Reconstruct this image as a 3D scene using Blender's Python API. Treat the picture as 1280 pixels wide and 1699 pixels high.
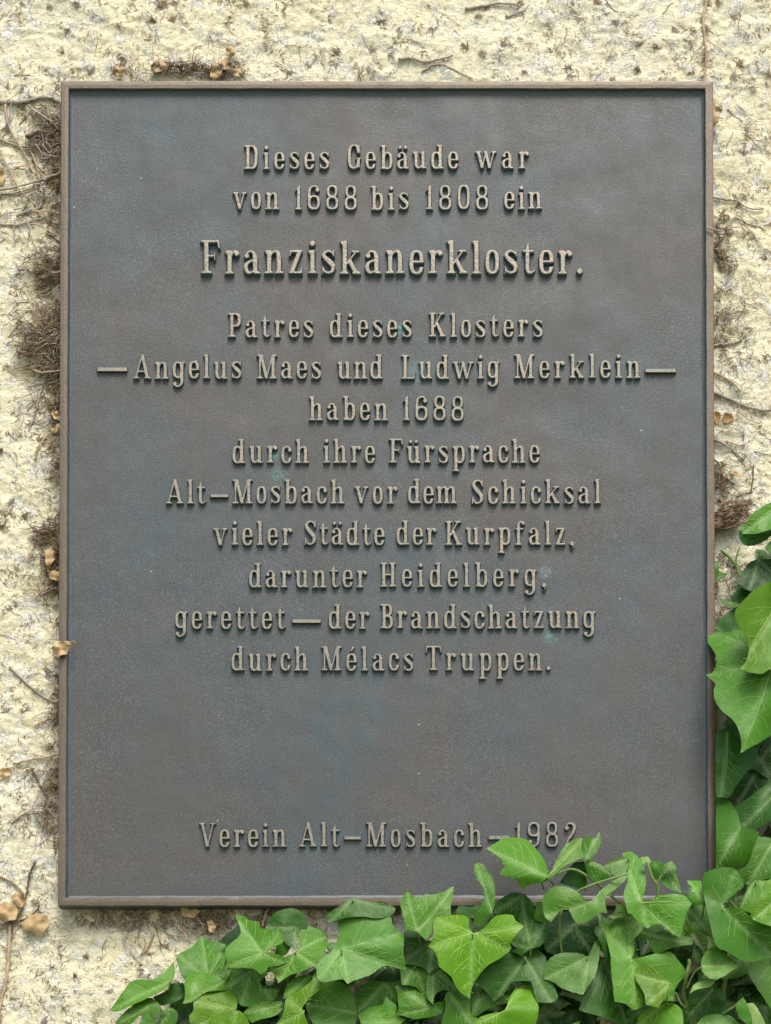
import bpy, math, random
import numpy as np
from mathutils import Vector, Matrix
from mathutils.geometry import delaunay_2d_cdt

random.seed(11)
rng = np.random.default_rng(11)
for o in list(bpy.data.objects):
    bpy.data.objects.remove(o, do_unlink=True)
SC = bpy.context.scene
COL = SC.collection

# ------------------------------------------------------------------ camera
S = 0.0006                      # metres on the plaque for one unit of the layout grid
W, H = 1280.0, 1699.0
DIST = 3000.0                   # camera distance, in units
CAMY = 2180.0                   # the camera stands low, below the plaque, looking level with a rising lens
PITCH = math.radians(1.13)
F = DIST
cam_z = (H/2 - CAMY)
SHIFT = (CAMY - F*math.tan(PITCH) - H/2)/W
cd = bpy.data.cameras.new('camera')
cam = bpy.data.objects.new('camera', cd)
COL.objects.link(cam)
cam.location = (0, -DIST*S, cam_z*S)
cam.rotation_euler = (math.pi/2 + PITCH, 0, 0)
cd.sensor_fit = 'HORIZONTAL'
cd.sensor_width = 36.0
cd.lens = 36.0*F/W
cd.shift_y = SHIFT
cd.clip_start = 0.05
cd.clip_end = 200
SC.camera = cam
SC.render.resolution_x, SC.render.resolution_y = 771, 1024

# ------------------------------------------------------------------ sky, soft daylight, exposure
SUN_EL, SUN_AZ = math.radians(58), math.radians(14)     # high, in front of the wall, a little to the right
w = bpy.data.worlds.new('World'); SC.world = w; w.use_nodes = True
nt = w.node_tree
for n in list(nt.nodes): nt.nodes.remove(n)
sky = nt.nodes.new('ShaderNodeTexSky'); sky.sky_type = 'NISHITA'; sky.sun_disc = False
sky.sun_elevation = SUN_EL; sky.sun_rotation = math.pi - SUN_AZ
sky.air_density = 1.0; sky.dust_density = 3.0; sky.ozone_density = 1.0
bg = nt.nodes.new('ShaderNodeBackground'); bg.inputs['Strength'].default_value = 0.13
out = nt.nodes.new('ShaderNodeOutputWorld')
nt.links.new(sky.outputs[0], bg.inputs[0]); nt.links.new(bg.outputs[0], out.inputs[0])
sd = bpy.data.lights.new('sun', 'SUN'); sd.energy = 1.6; sd.angle = math.radians(26); sd.color = (1.0, 0.985, 0.90)
sun = bpy.data.objects.new('sun', sd); COL.objects.link(sun)
sdir = Vector((math.sin(SUN_AZ)*math.cos(SUN_EL), -math.cos(SUN_AZ)*math.cos(SUN_EL), math.sin(SUN_EL)))
sun.rotation_euler = sdir.to_track_quat('Z', 'Y').to_euler()
sun.location = (1, -3, 4)
SC.view_settings.view_transform = 'Standard'
SC.view_settings.look = 'None'
SC.view_settings.gamma = 1.0
SC.view_settings.exposure = 1.04

# ------------------------------------------------------------------ helpers
cp, sp_ = math.cos(PITCH), math.sin(PITCH)
def P(px, py, d=0.0):
    """layout position (px,py) standing d units in front of the wall -> metres"""
    u = (px - W/2)/F
    v = (H/2 - py)/F + SHIFT*W/F
    dy = cp - v*sp_
    dz = sp_ + v*cp
    t = (DIST - d)/dy
    return (u*t*S, -d*S, (cam_z + dz*t)*S)

def tag(o, label=None, cat=None, group=None, kind=None):
    if label: o['label'] = label
    if cat: o['category'] = cat
    if group: o['group'] = group
    if kind: o['kind'] = kind
    return o

def empty(name, loc):
    o = bpy.data.objects.new(name, None); COL.objects.link(o)
    o.location = loc; o.empty_display_size = 0.05
    return o

def mesh_obj(name, verts, faces, mats, parent=None, smooth=True, mat_idx=None):
    me = bpy.data.meshes.new(name)
    me.from_pydata([tuple(v) for v in verts], [], [tuple(f) for f in faces])
    for m in (mats if isinstance(mats, (list, tuple)) else [mats]):
        me.materials.append(m)
    if mat_idx is not None:
        me.polygons.foreach_set('material_index', np.asarray(mat_idx, dtype=np.int32))
    if smooth:
        me.polygons.foreach_set('use_smooth', np.ones(len(me.polygons), dtype=bool))
    me.update()
    o = bpy.data.objects.new(name, me); COL.objects.link(o)
    if parent is not None:
        o.parent = parent
        o.matrix_parent_inverse = Matrix.Translation(parent.location).inverted()
    return o

def vnoise(x, y, seed=0):
    """smooth 2-D value noise, about -1..1, numpy"""
    x = np.asarray(x, float); y = np.asarray(y, float)
    xi = np.floor(x).astype(np.int64); yi = np.floor(y).astype(np.int64)
    fx = x - xi; fy = y - yi
    fx = fx*fx*fx*(fx*(fx*6-15)+10); fy = fy*fy*fy*(fy*(fy*6-15)+10)
    def h(a, b):
        n = (a*374761393 + b*668265263 + seed*1442695041) & 0xffffffff
        n = ((n ^ (n >> 13))*1274126177) & 0xffffffff
        n = n ^ (n >> 16)
        return (n & 0xffff)/32767.5 - 1
    a = h(xi, yi); b = h(xi+1, yi); c = h(xi, yi+1); d = h(xi+1, yi+1)
    return (a*(1-fx)+b*fx)*(1-fy) + (c*(1-fx)+d*fx)*fy

def catmull(pts, n=6, closed=False, corner=None):
    pts = [np.array(p, float) for p in pts]
    N = len(pts); out_ = []
    rngs = range(N) if closed else range(N-1)
    for i in rngs:
        p1 = pts[i]; p2 = pts[(i+1) % N]
        p0 = pts[(i-1) % N] if (closed or i > 0) else p1
        p3 = pts[(i+2) % N] if (closed or i < N-2) else p2
        m1 = (p2-p0)*0.5; m2 = (p3-p1)*0.5
        if corner is not None:
            if corner[i]: m1 = (p2-p1)*0.8
            if corner[(i+1) % N]: m2 = (p2-p1)*0.8
        for k in range(n):
            t = k/n
            out_.append((2*t**3-3*t**2+1)*p1 + (t**3-2*t**2+t)*m1 + (-2*t**3+3*t**2)*p2 + (t**3-t**2)*m2)
    if not closed: out_.append(pts[-1])
    return out_

# ------------------------------------------------------------------ materials
def new_mat(name):
    m = bpy.data.materials.new(name); m.use_nodes = True
    n = m.node_tree; b = n.nodes['Principled BSDF']
    return m, n, b
def N(n, t, **k):
    x = n.nodes.new(t)
    for a, v in k.items():
        if a in x.inputs.keys() if hasattr(x.inputs, 'keys') else False: x.inputs[a].default_value = v
        else: setattr(x, a, v)
    return x
def noise(n, vec, scale, detail=4, rough=0.55, dist=0.0):
    x = n.nodes.new('ShaderNodeTexNoise'); x.inputs['Scale'].default_value = scale
    x.inputs['Detail'].default_value = detail; x.inputs['Roughness'].default_value = rough
    x.inputs['Distortion'].default_value = dist
    if vec is not None: n.links.new(vec, x.inputs['Vector'])
    return x.outputs['Fac']
def ramp(n, fac, stops, interp='LINEAR'):
    x = n.nodes.new('ShaderNodeValToRGB'); cr = x.color_ramp; cr.interpolation = interp
    while len(cr.elements) < len(stops): cr.elements.new(0.5)
    for e, (p, c) in zip(cr.elements, stops):
        e.position = p; e.color = (c[0], c[1], c[2], 1) if not isinstance(c, (int, float)) else (c, c, c, 1)
    n.links.new(fac, x.inputs['Fac']); return x.outputs['Color']
def mix(n, fac, a, b, mode='MIX'):
    x = n.nodes.new('ShaderNodeMix'); x.data_type = 'RGBA'; x.blend_type = mode
    for sock, v in ((x.inputs['Factor'], fac), (x.inputs['A'], a), (x.inputs['B'], b)):
        if hasattr(v, 'links'): n.links.new(v, sock)
        elif isinstance(v, (int, float)): sock.default_value = v
        else: sock.default_value = (v[0], v[1], v[2], 1)
    # colour sockets of Mix live at fixed indices
    return x.outputs['Result']
def mixc(n, fac, a, b, mode='MIX'):
    x = n.nodes.new('ShaderNodeMixRGB'); x.blend_type = mode
    for i, v in enumerate((fac, a, b)):
        if hasattr(v, 'is_linked'): n.links.new(v, x.inputs[i])
        elif isinstance(v, (int, float)): x.inputs[i].default_value = v if i == 0 else (v, v, v, 1)
        else: x.inputs[i].default_value = (v[0], v[1], v[2], 1)
    return x.outputs[0]
def math_(n, op, a, b=None, clamp=False):
    x = n.nodes.new('ShaderNodeMath'); x.operation = op; x.use_clamp = clamp
    for i, v in enumerate((a, b)):
        if v is None: continue
        if hasattr(v, 'is_linked'): n.links.new(v, x.inputs[i])
        else: x.inputs[i].default_value = v
    return x.outputs[0]
def bump(n, height, strength, dist, normal=None):
    x = n.nodes.new('ShaderNodeBump'); x.inputs['Strength'].default_value = strength
    x.inputs['Distance'].default_value = dist
    n.links.new(height, x.inputs['Height'])
    if normal is not None: n.links.new(normal, x.inputs['Normal'])
    return x.outputs['Normal']
def obvec(n, sc=(1, 1, 1)):
    t = n.nodes.new('ShaderNodeTexCoord'); m = n.nodes.new('ShaderNodeMapping')
    m.inputs['Scale'].default_value = sc
    n.links.new(t.outputs['Object'], m.inputs['Vector']); return m.outputs['Vector']
def geovec(n, sc=(1, 1, 1)):
    t = n.nodes.new('ShaderNodeNewGeometry'); m = n.nodes.new('ShaderNodeMapping')
    m.inputs['Scale'].default_value = sc
    n.links.new(t.outputs['Position'], m.inputs['Vector']); return m.outputs['Vector']
def spot(n, vec, centre, radius, amount):
    """soft round mask about a point of the world"""
    x = n.nodes.new('ShaderNodeVectorMath'); x.operation = 'DISTANCE'
    n.links.new(vec, x.inputs[0]); x.inputs[1].default_value = centre
    r = n.nodes.new('ShaderNodeMapRange'); r.inputs['From Min'].default_value = radius
    r.inputs['From Max'].default_value = 0; r.inputs['To Min'].default_value = 0; r.inputs['To Max'].default_value = amount
    n.links.new(x.outputs['Value'], r.inputs['Value']); return r.outputs[0]

def wall_material():
    m, n, b = new_mat('old_cream_plaster')
    v = geovec(n)
    big = noise(n, v, 5, 4, .6)
    mid = noise(n, v, 62, 7, .68, .6)
    big2 = noise(n, v, 13, 4, .6, .5)
    fine = noise(n, v, 210, 5, .7)
    stre = noise(n, geovec(n, (1, 1, 1.4)), 95, 7, .74, 1.0)
    cream = ramp(n, big, [(.3, (.83, .73, .46)), (.55, (.85, .775, .54)), (.75, (.83, .77, .59))])
    c = mixc(n, ramp(n, mid, [(.50, 0.0), (.60, .9)]), cream, (.79, .765, .68))
    c = mixc(n, math_(n, 'MULTIPLY', ramp(n, stre, [(.55, 0.0), (.66, .6)]), ramp(n, big2, [(.38, .2), (.58, 1.0)])), c, (.56, .46, .34))
    # little dark flecks, remains of root hairs and grit
    fl = noise(n, geovec(n, (1, 1, 2.1)), 340, 3, .6, 1.2)
    flm = math_(n, 'MULTIPLY', ramp(n, fl, [(.56, 0.0), (.63, 1.0)]), math_(n, 'MULTIPLY', ramp(n, mid, [(.42, .05), (.60, .8)]), ramp(n, big2, [(.40, .15), (.58, 1.0)])))
    c = mixc(n, flm, c, (.28, .21, .16))
    # brown dirt kept by the debris, worn with shapes of its own
    at = n.nodes.new('ShaderNodeAttribute'); at.attribute_name = 'dirt'
    dm = math_(n, 'MULTIPLY', at.outputs['Fac'], ramp(n, stre, [(.42, .05), (.60, .9)]))
    c = mixc(n, dm, c, (.27, .19, .11))
    n.links.new(c, b.inputs['Base Color'])
    b.inputs['Roughness'].default_value = .9
    b.inputs['Specular IOR Level'].default_value = .2
    h = math_(n, 'ADD', math_(n, 'MULTIPLY', stre, 1.0), math_(n, 'MULTIPLY', fine, .5))
    nm = bump(n, h, 1.0, .0045)
    vo = n.nodes.new('ShaderNodeTexVoronoi'); vo.feature = 'DISTANCE_TO_EDGE'; vo.inputs['Scale'].default_value = 130
    wv = n.nodes.new('ShaderNodeVectorMath'); wv.operation = 'ADD'
    nz_ = n.nodes.new('ShaderNodeTexNoise'); nz_.inputs['Scale'].default_value = 60; n.links.new(v, nz_.inputs['Vector'])
    sc_ = n.nodes.new('ShaderNodeVectorMath'); sc_.operation = 'SCALE'; sc_.inputs['Scale'].default_value = .02
    n.links.new(nz_.outputs['Color'], sc_.inputs[0]); n.links.new(v, wv.inputs[0]); n.links.new(sc_.outputs[0], wv.inputs[1])
    n.links.new(wv.outputs[0], vo.inputs['Vector'])
    ck_ = math_(n, 'MULTIPLY', ramp(n, vo.outputs['Distance'], [(0.0, 1.0), (.055, 0.0)]), ramp(n, mid, [(.46, 0.0), (.60, 1.0)]))
    c = mixc(n, math_(n, 'MULTIPLY', ck_, .5), c, (.34, .29, .19))
    n.links.new(c, b.inputs['Base Color'])
    nm = bump(n, math_(n, 'MULTIPLY', ck_, -1.0), .7, .0015, nm)
    nm = bump(n, fl, .6, .001, nm)
    n.links.new(nm, b.inputs['Normal'])
    return m
def bronze_plate_material():
    m, n, b = new_mat('dark_patinated_bronze')
    v = geovec(n)
    blot = noise(n, v, 4.2, 5, .6, .7)
    mid = noise(n, v, 30, 5, .65)
    grain = noise(n, v, 520, 3, .6)
    grit = noise(n, v, 1100, 2, .6)
    c = ramp(n, blot, [(.35, (.066, .055, .047)), (.5, (.052, .058, .058)), (.65, (.043, .063, .068))])
    c = mixc(n, ramp(n, mid, [(.45, 0.0), (.7, .45)]), c, (.078, .064, .050))
    c = mixc(n, ramp(n, grain, [(.38, .55), (.56, 0.0)]), c, (.055, .046, .040))
    c = mixc(n, ramp(n, grit, [(.56, 0.0), (.67, .5)]), c, (.19, .21, .215))
    run = noise(n, geovec(n, (1, 1, .07)), 75, 4, .6, .3)
    c = mixc(n, ramp(n, run, [(.52, 0.0), (.72, .30)]), c, (.075, .081, .078))
    c = mixc(n, ramp(n, run, [(.28, .35), (.44, 0.0)]), c, (.070, .066, .056))
    # scattered pale specks
    vo = n.nodes.new('ShaderNodeTexVoronoi'); vo.inputs['Scale'].default_value = 90
    n.links.new(v, vo.inputs['Vector'])
    sel = n.nodes.new('ShaderNodeSeparateColor'); n.links.new(vo.outputs['Color'], sel.inputs[0])
    spk = math_(n, 'MULTIPLY', math_(n, 'LESS_THAN', vo.outputs['Distance'], .075), math_(n, 'GREATER_THAN', sel.outputs[0], .965))
    c = mixc(n, math_(n, 'MULTIPLY', spk, .7), c, (.34, .36, .34))
    # verdigris
    for (x, y, r, a, col_) in ((457, 757, 8, 1.2, (.06, .28, .20)), (462, 790, 22, .55, (.10, .26, .22)), (905, 950, 14, .8, (.20, .25, .29)),
                               (665, 545, 12, 1.0, (.06, .30, .24)), (912, 1058, 15, .8, (.07, .26, .20)), (893, 1110, 7, 1.6, (.34, .16, .05)),
                               (520, 1405, 22, .5, (.08, .22, .20)), (690, 620, 30, .6, (.08, .20, .18))):
        mk = math_(n, 'MULTIPLY', spot(n, v, P(x, y, 24), r*S, a), ramp(n, noise(n, v, 380, 3, .7), [(.42, 0.0), (.6, 1.0)]), True)
        c = mixc(n, mk, c, col_)
    n.links.new(c, b.inputs['Base Color'])
    b.inputs['Metallic'].default_value = .2
    b.inputs['Specular IOR Level'].default_value = .42
    b.inputs['Roughness'].default_value = .55
    n.links.new(ramp(n, mid, [(.3, .45), (.7, .62)]), b.inputs['Roughness'])
    h = math_(n, 'ADD', math_(n, 'MULTIPLY', grit, .9), math_(n, 'MULTIPLY', grain, .8))
    nm = bump(n, h, .38, .0007)
    nm = bump(n, noise(n, v, 14, 2, .5), .25, .01, nm)
    n.links.new(nm, b.inputs['Normal'])
    return m
def bronze_worn_material(name, cols, rough=.45, metal=.45):
    m, n, b = new_mat(name)
    v = geovec(n)
    a = noise(n, v, 48, 4, .65); g = noise(n, v, 420, 4, .65); q = noise(n, v, 130, 3, .6)
    c = ramp(n, a, [(.3, cols[0]), (.7, cols[1])])
    c = mixc(n, ramp(n, g, [(.36, .7), (.52, 0.0)]), c, cols[2])
    c = mixc(n, ramp(n, q, [(.56, 0.0), (.72, .5)]), c, cols[3])
    n.links.new(c, b.inputs['Base Color'])
    b.inputs['Metallic'].default_value = metal; b.inputs['Specular IOR Level'].default_value = .6; b.inputs['Roughness'].default_value = rough
    n.links.new(bump(n, g, .4, .0006), b.inputs['Normal'])
    return m
def fibre_material(name, a, b_, rough=.85):
    m, n, b = new_mat(name)
    v = geovec(n)
    c = ramp(n, noise(n, v, 60, 4, .6), [(.35, a), (.65, b_)])
    c = mixc(n, ramp(n, noise(n, v, 500, 3, .6), [(.4, .4), (.6, 0)]), c, tuple(x*.45 for x in a))
    n.links.new(c, b.inputs['Base Color'])
    b.inputs['Roughness'].default_value = rough; b.inputs['Specular IOR Level'].default_value = .25
    n.links.new(bump(n, noise(n, geovec(n, (1, 1, 1)), 700, 3, .6), .5, .0006), b.inputs['Normal'])
    return m
def leaf_material(name='ivy_leaf'):
    m, n, b = new_mat(name)
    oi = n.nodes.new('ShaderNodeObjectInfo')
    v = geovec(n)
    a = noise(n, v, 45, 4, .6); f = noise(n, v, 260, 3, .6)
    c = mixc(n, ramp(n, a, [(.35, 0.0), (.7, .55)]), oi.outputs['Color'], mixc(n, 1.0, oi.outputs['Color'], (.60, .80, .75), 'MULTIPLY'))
    c = mixc(n, ramp(n, f, [(.3, .35), (.55, 0)]), c, mixc(n, 1.0, c, (.55, .62, .5), 'MULTIPLY'))
    sp3 = noise(n, v, 95, 2, .5)
    c = mixc(n, ramp(n, sp3, [(.735, 0.0), (.76, .8)]), c, (.16, .10, .03))
    at = n.nodes.new('ShaderNodeAttribute'); at.attribute_name = 'vein'
    c = mixc(n, math_(n, 'MULTIPLY', at.outputs['Fac'], .38), c, mixc(n, .55, c, (.50, .62, .30)))
    n.links.new(c, b.inputs['Base Color'])
    n.links.new(ramp(n, a, [(.3, .34), (.7, .52)]), b.inputs['Roughness'])
    b.inputs['Specular IOR Level'].default_value = .2
    nm = bump(n, f, .22, .0008); nm = bump(n, noise(n, v, 120, 3, .5), .3, .002, nm)
    n.links.new(nm, b.inputs['Normal'])
    tr = n.nodes.new('ShaderNodeBsdfTranslucent'); n.links.new(mixc(n, 1.0, c, (1.0, 1.0, .45), 'MULTIPLY'), tr.inputs['Color'])
    ms = n.nodes.new('ShaderNodeMixShader'); ms.inputs[0].default_value = .22
    n.links.new(b.outputs[0], ms.inputs[1]); n.links.new(tr.outputs[0], ms.inputs[2])
    n.links.new(ms.outputs[0], n.nodes['Material Output'].inputs['Surface'])
    return m
def vein_material():
    m, n, b = new_mat('ivy_vein')
    oi = n.nodes.new('ShaderNodeObjectInfo')
    n.links.new(mixc(n, .16, mixc(n, 1.0, oi.outputs['Color'], (1.9, 1.4, 2.3), 'MULTIPLY'), (.36, .50, .18)), b.inputs['Base Color'])
    b.inputs['Roughness'].default_value = .5
    return m
M_WALL = wall_material()
M_PLATE = bronze_plate_material()
M_TOP = bronze_worn_material('worn_letter_bronze', ((.270, .212, .142), (.195, .182, .140), (.10, .085, .065), (.165, .185, .155)))
M_SIDE = bronze_worn_material('green_letter_edge', ((.05, .098, .115), (.055, .075, .09), (.03, .045, .052), (.08, .15, .155)), .5, .2)
M_RIM = bronze_worn_material('worn_rim_bronze', ((.140, .096, .056), (.098, .080, .052), (.055, .044, .031), (.10, .095, .07)), .45, .35)
M_RIMSIDE = bronze_worn_material('dark_rim_edge', ((.055, .075, .085), (.06, .065, .07), (.03, .035, .04), (.08, .10, .11)), .5, .25)
M_HAIR = [fibre_material('pale_root_hair', (.42, .35, .27), (.30, .24, .18)),
          fibre_material('brown_root_hair', (.33, .225, .125), (.22, .145, .08)),
          fibre_material('dark_root_hair', (.20, .125, .07), (.13, .08, .05))]
M_STEM = [fibre_material('weathered_grey_stem', (.42, .37, .30), (.27, .23, .19)),
          fibre_material('tan_stem', (.50, .37, .24), (.36, .26, .17)),
          fibre_material('dark_brown_stem', (.17, .12, .085), (.10, .07, .05)),
          fibre_material('green_stem', (.20, .28, .07), (.13, .20, .05), .5)]
M_DRY = fibre_material('dry_leaf', (.55, .39, .20), (.33, .21, .10), .7)
M_LEAF = leaf_material(); M_VEIN = vein_material()

# ------------------------------------------------------------------ the wall
def wall_height(x, z):
    """relief of the plaster, in layout units; x,z in units"""
    h = 3.2*vnoise(x/95, z/80, 1) + 1.9*vnoise(x/34+3, z/22, 2)
    r = vnoise(x/19 + .8*vnoise(x/40, z/40, 8), z/12 + 1.4*vnoise(x/50, z/30, 9), 3)
    h += 1.3*np.clip(r*1.4, -.5, 1)
    q = vnoise(x/11 + 1.1*vnoise(x/17, z/17, 18), z/8 + 1.1*vnoise(x/15, z/15, 19), 4)
    h += 1.0*np.clip(q*1.8, -.6, .6) + .5*vnoise(x/3.6, z/3.1, 5)
    return h
def axis(lo, hi, step, far, n):
    a = np.arange(lo, hi + step, step)
    t = (np.linspace(0, 1, n+1)[1:])**2
    return np.concatenate([(lo - t*far)[::-1], a, hi + t*far])
gx = axis(-800, 800, 2.7, 1900, 60); gz = axis(-1000, 1000, 2.7, 1900, 60)
GX, GZ = np.meshgrid(gx, gz)
HH = wall_height(GX, GZ)
V = np.stack([GX*S, -HH*S, GZ*S], -1).reshape(-1, 3)
nx, nz = len(gx), len(gz)
idx = np.arange(nx*nz).reshape(nz, nx)
Fq = np.stack([idx[:-1, :-1], idx[:-1, 1:], idx[1:, 1:], idx[1:, :-1]], -1).reshape(-1, 4)
me = bpy.data.meshes.new('plaster_wall')
me.vertices.add(len(V)); me.vertices.foreach_set('co', V.ravel())
me.loops.add(Fq.size); me.loops.foreach_set('vertex_index', Fq.ravel().astype(np.int32))
me.polygons.add(len(Fq)); me.polygons.foreach_set('loop_start', (np.arange(len(Fq))*4).astype(np.int32))
me.polygons.foreach_set('use_smooth', np.ones(len(Fq), dtype=bool))
me.update(calc_edges=True)
me.materials.append(M_WALL)
def px_of(x, z):                # units -> layout px for the wall plane (near enough)
    return x + 640, 849.5 - z
def dirt_fn(px, py):
    d = np.zeros_like(px)
    def blob(x, y, rx, ry, a):
        return a*np.clip(1.25 - np.sqrt(((px-x)/rx)**2 + ((py-y)/ry)**2), 0, 1)
    for b_ in ((92, 240, 60, 90, .7), (85, 460, 45, 50, .9), (80, 585, 55, 55, 1), (90, 700, 35, 80, .6), (92, 930, 40, 60, .8), (96, 1320, 25, 90, .7),
               (250, 1525, 210, 26, .85), (500, 1530, 300, 40, .9), (900, 1540, 300, 60, .6), (300, 122, 110, 14, .6), (1225, 865, 40, 40, .6),
               (1205, 400, 22, 60, .45), (1205, 590, 22, 60, .4), (100, 1000, 14, 600, .45), (20, 1600, 18, 100, .35), (1172, 70, 12, 80, .3),
               (230, 1545, 160, 26, .4)):
        d = np.maximum(d, blob(*b_))
    d *= .65 + .6*vnoise(px/14, py/11, 31)
    return np.clip(d, 0, 1)
pxg, pyg = px_of(GX, GZ)
at = me.attributes.new('dirt', 'FLOAT', 'POINT'); at.data.foreach_set('value', dirt_fn(pxg, pyg).ravel().astype(np.float32))
wall = bpy.data.objects.new('wall', me); COL.objects.link(wall)
tag(wall, 'rough cream plaster wall behind the bronze plaque', 'wall', kind='structure')

# unseen ground below the wall, added to bounce light up, its colour tuned for that
gm, gn, gb = new_mat('bounce_ground')
gb.inputs['Roughness'].default_value = .95
gn.links.new(ramp(gn, noise(gn, geovec(gn), 30, 5, .6), [(.35, (.17, .20, .10)), (.65, (.25, .27, .17))]), gb.inputs['Base Color'])
tag(mesh_obj('ground', [(-30, -40, -1.9), (30, -40, -1.9), (30, .05, -1.9), (-30, .05, -1.9)], [(0, 1, 2, 3)], gm, None, False), kind='structure')

def on_wall(px, py, lift=0.0):
    x, _, z = P(px, py, 3)
    h = float(wall_height(np.array(x/S), np.array(z/S)))
    return (x, -(h + lift)*S, z)

# ------------------------------------------------------------------ tubes
class Tubes:
    def __init__(self): self.v = []; self.f = []; self.m = []
    def add(self, pts, rad, sides=3, mi=0, cap=True):
        pts = [Vector(p) for p in pts]; n = len(pts); base = len(self.v)
        for i, p in enumerate(pts):
            t = (pts[min(i+1, n-1)] - pts[max(i-1, 0)])
            if t.length < 1e-9: t = Vector((1, 0, 0))
            t.normalize()
            a = t.cross(Vector((0.13, -1, 0.21))); a.normalize(); b = t.cross(a)
            r = rad[i] if hasattr(rad, '__len__') else rad
            for k in range(sides):
                an = 2*math.pi*k/sides
                q = p + (a*math.cos(an) + b*math.sin(an))*r
                self.v.append((q.x, q.y, q.z))
        for i in range(n-1):
            for k in range(sides):
                k2 = (k+1) % sides
                self.f.append((base+i*sides+k, base+i*sides+k2, base+(i+1)*sides+k2, base+(i+1)*sides+k)); self.m.append(mi)
        if cap:
            self.f.append(tuple(base+k for k in range(sides))[::-1]); self.m.append(mi)
            self.f.append(tuple(base+(n-1)*sides+k for k in range(sides))); self.m.append(mi)
    def build(self, name, mats, parent=None):
        return mesh_obj(name, self.v, self.f, mats, parent, True, self.m)

def hair(T, px, py, ang, length, curl, r, mi, lift0=.4, lift1=1.6, seg=3, base_y=None):
    pts = []; x, y, a = px, py, ang
    for i in range(seg+1):
        q = i/seg
        if base_y is None: pts.append(on_wall(x, y, lift0 + (lift1-lift0)*q))
        else: pts.append(P(x, y, base_y + (lift1)*q))
        x += math.cos(a)*length/seg; y += math.sin(a)*length/seg; a += curl
    T.add(pts, [r*S*(1 - .65*i/seg) for i in range(seg+1)], 3, mi, False)

# ------------------------------------------------------------------ lettering: a condensed slab face cut as distance fields
class G:
    """one glyph on a field of unit cap height 100"""
    def __init__(self, w, lo=-36, hi=112):
        self.w = w; c = 1.45
        self.x = np.arange(-9, w+9+c, c); self.y = np.arange(lo, hi+c, c)
        self.X, self.Y = np.meshgrid(self.x, self.y)
        self.d = np.full(self.X.shape, 1e3)
    def poly_sd(self, pts):
        X, Y = self.X, self.Y; n = len(pts)
        d2 = np.full(X.shape, 1e9); ins = np.zeros(X.shape, bool)
        for i in range(n):
            ax, ay = pts[i]; bx, by = pts[(i+1) % n]
            ex, ey = bx-ax, by-ay; L = ex*ex+ey*ey+1e-9
            t = np.clip(((X-ax)*ex + (Y-ay)*ey)/L, 0, 1)
            d2 = np.minimum(d2, (X-ax-ex*t)**2 + (Y-ay-ey*t)**2)
            if abs(ey) > 1e-9:
                c = ((ay > Y) != (by > Y)) & (X < ex*(Y-ay)/ey + ax)
                ins ^= c
        return np.where(ins, -1, 1)*np.sqrt(d2)
    def U(self, s): self.d = np.minimum(self.d, s); return self
    def cut(self, s): self.d = np.maximum(self.d, -s); return self
    def poly(self, *pts): return self.U(self.poly_sd(pts))
    def box(self, x0, y0, x1, y1): return self.poly((x0, y0), (x1, y0), (x1, y1), (x0, y1))
    def sup(self, cx, cy, a, b, n=2.7):
        t = np.linspace(0, 2*math.pi, 44, endpoint=False)
        return self.poly_sd([(cx + a*math.copysign(abs(math.cos(q))**(2/n), math.cos(q)), cy + b*math.copysign(abs(math.sin(q))**(2/n), math.sin(q))) for q in t])
    def ring(self, cx, cy, a, b, ta=13.5, tb=8.5, n=2.7, keep=None):
        s = np.maximum(self.sup(cx, cy, a, b, n), -self.sup(cx, cy, a-ta, b-tb, 2.6))
        if keep is not None: s = np.maximum(s, keep)
        return self.U(s)
    def ball(self, x, y, r): return self.U(np.hypot(self.X-x, self.Y-y) - r)
    def path(self, pts, n=5):
        pts = catmull(pts, n)
        s = np.full(self.X.shape, 1e3)
        for a, b in zip(pts[:-1], pts[1:]):
            ex, ey = b[0]-a[0], b[1]-a[1]; L = ex*ex+ey*ey+1e-9
            t = np.clip(((self.X-a[0])*ex + (self.Y-a[1])*ey)/L, 0, 1)
            s = np.minimum(s, np.hypot(self.X-a[0]-ex*t, self.Y-a[1]-ey*t) - (a[2]+(b[2]-a[2])*t)/2)
        return self.U(s)
    def stem(self, x, y0, y1, w=14.5): return self.box(x-w/2, y0, x+w/2, y1)
    def foot(self, x, y=0, l=13, r=13, w=14.5):
        return self.poly((x-l, y), (x+r, y), (x+r, y+6), (x+w/2, y+9.5), (x-w/2, y+9.5), (x-l, y+6))
    def head(self, x, y, l=13, r=13, w=14.5):
        return self.poly((x-l, y), (x-l, y-6), (x-w/2, y-10), (x+w/2, y-10), (x+r, y-6), (x+r, y))
    def flag(self, x, y, l=14, w=14.5):
        return self.poly((x-l, y-1), (x-l+1, y-7), (x-w/2, y-15), (x+w/2, y-12), (x+w/2, y+1))
    def diag(self, x0, y0, x1, y1, w):
        k = w/2
        return self.poly((x0-k, y0), (x0+k, y0), (x1+k, y1), (x1-k, y1))
XH = 71
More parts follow.
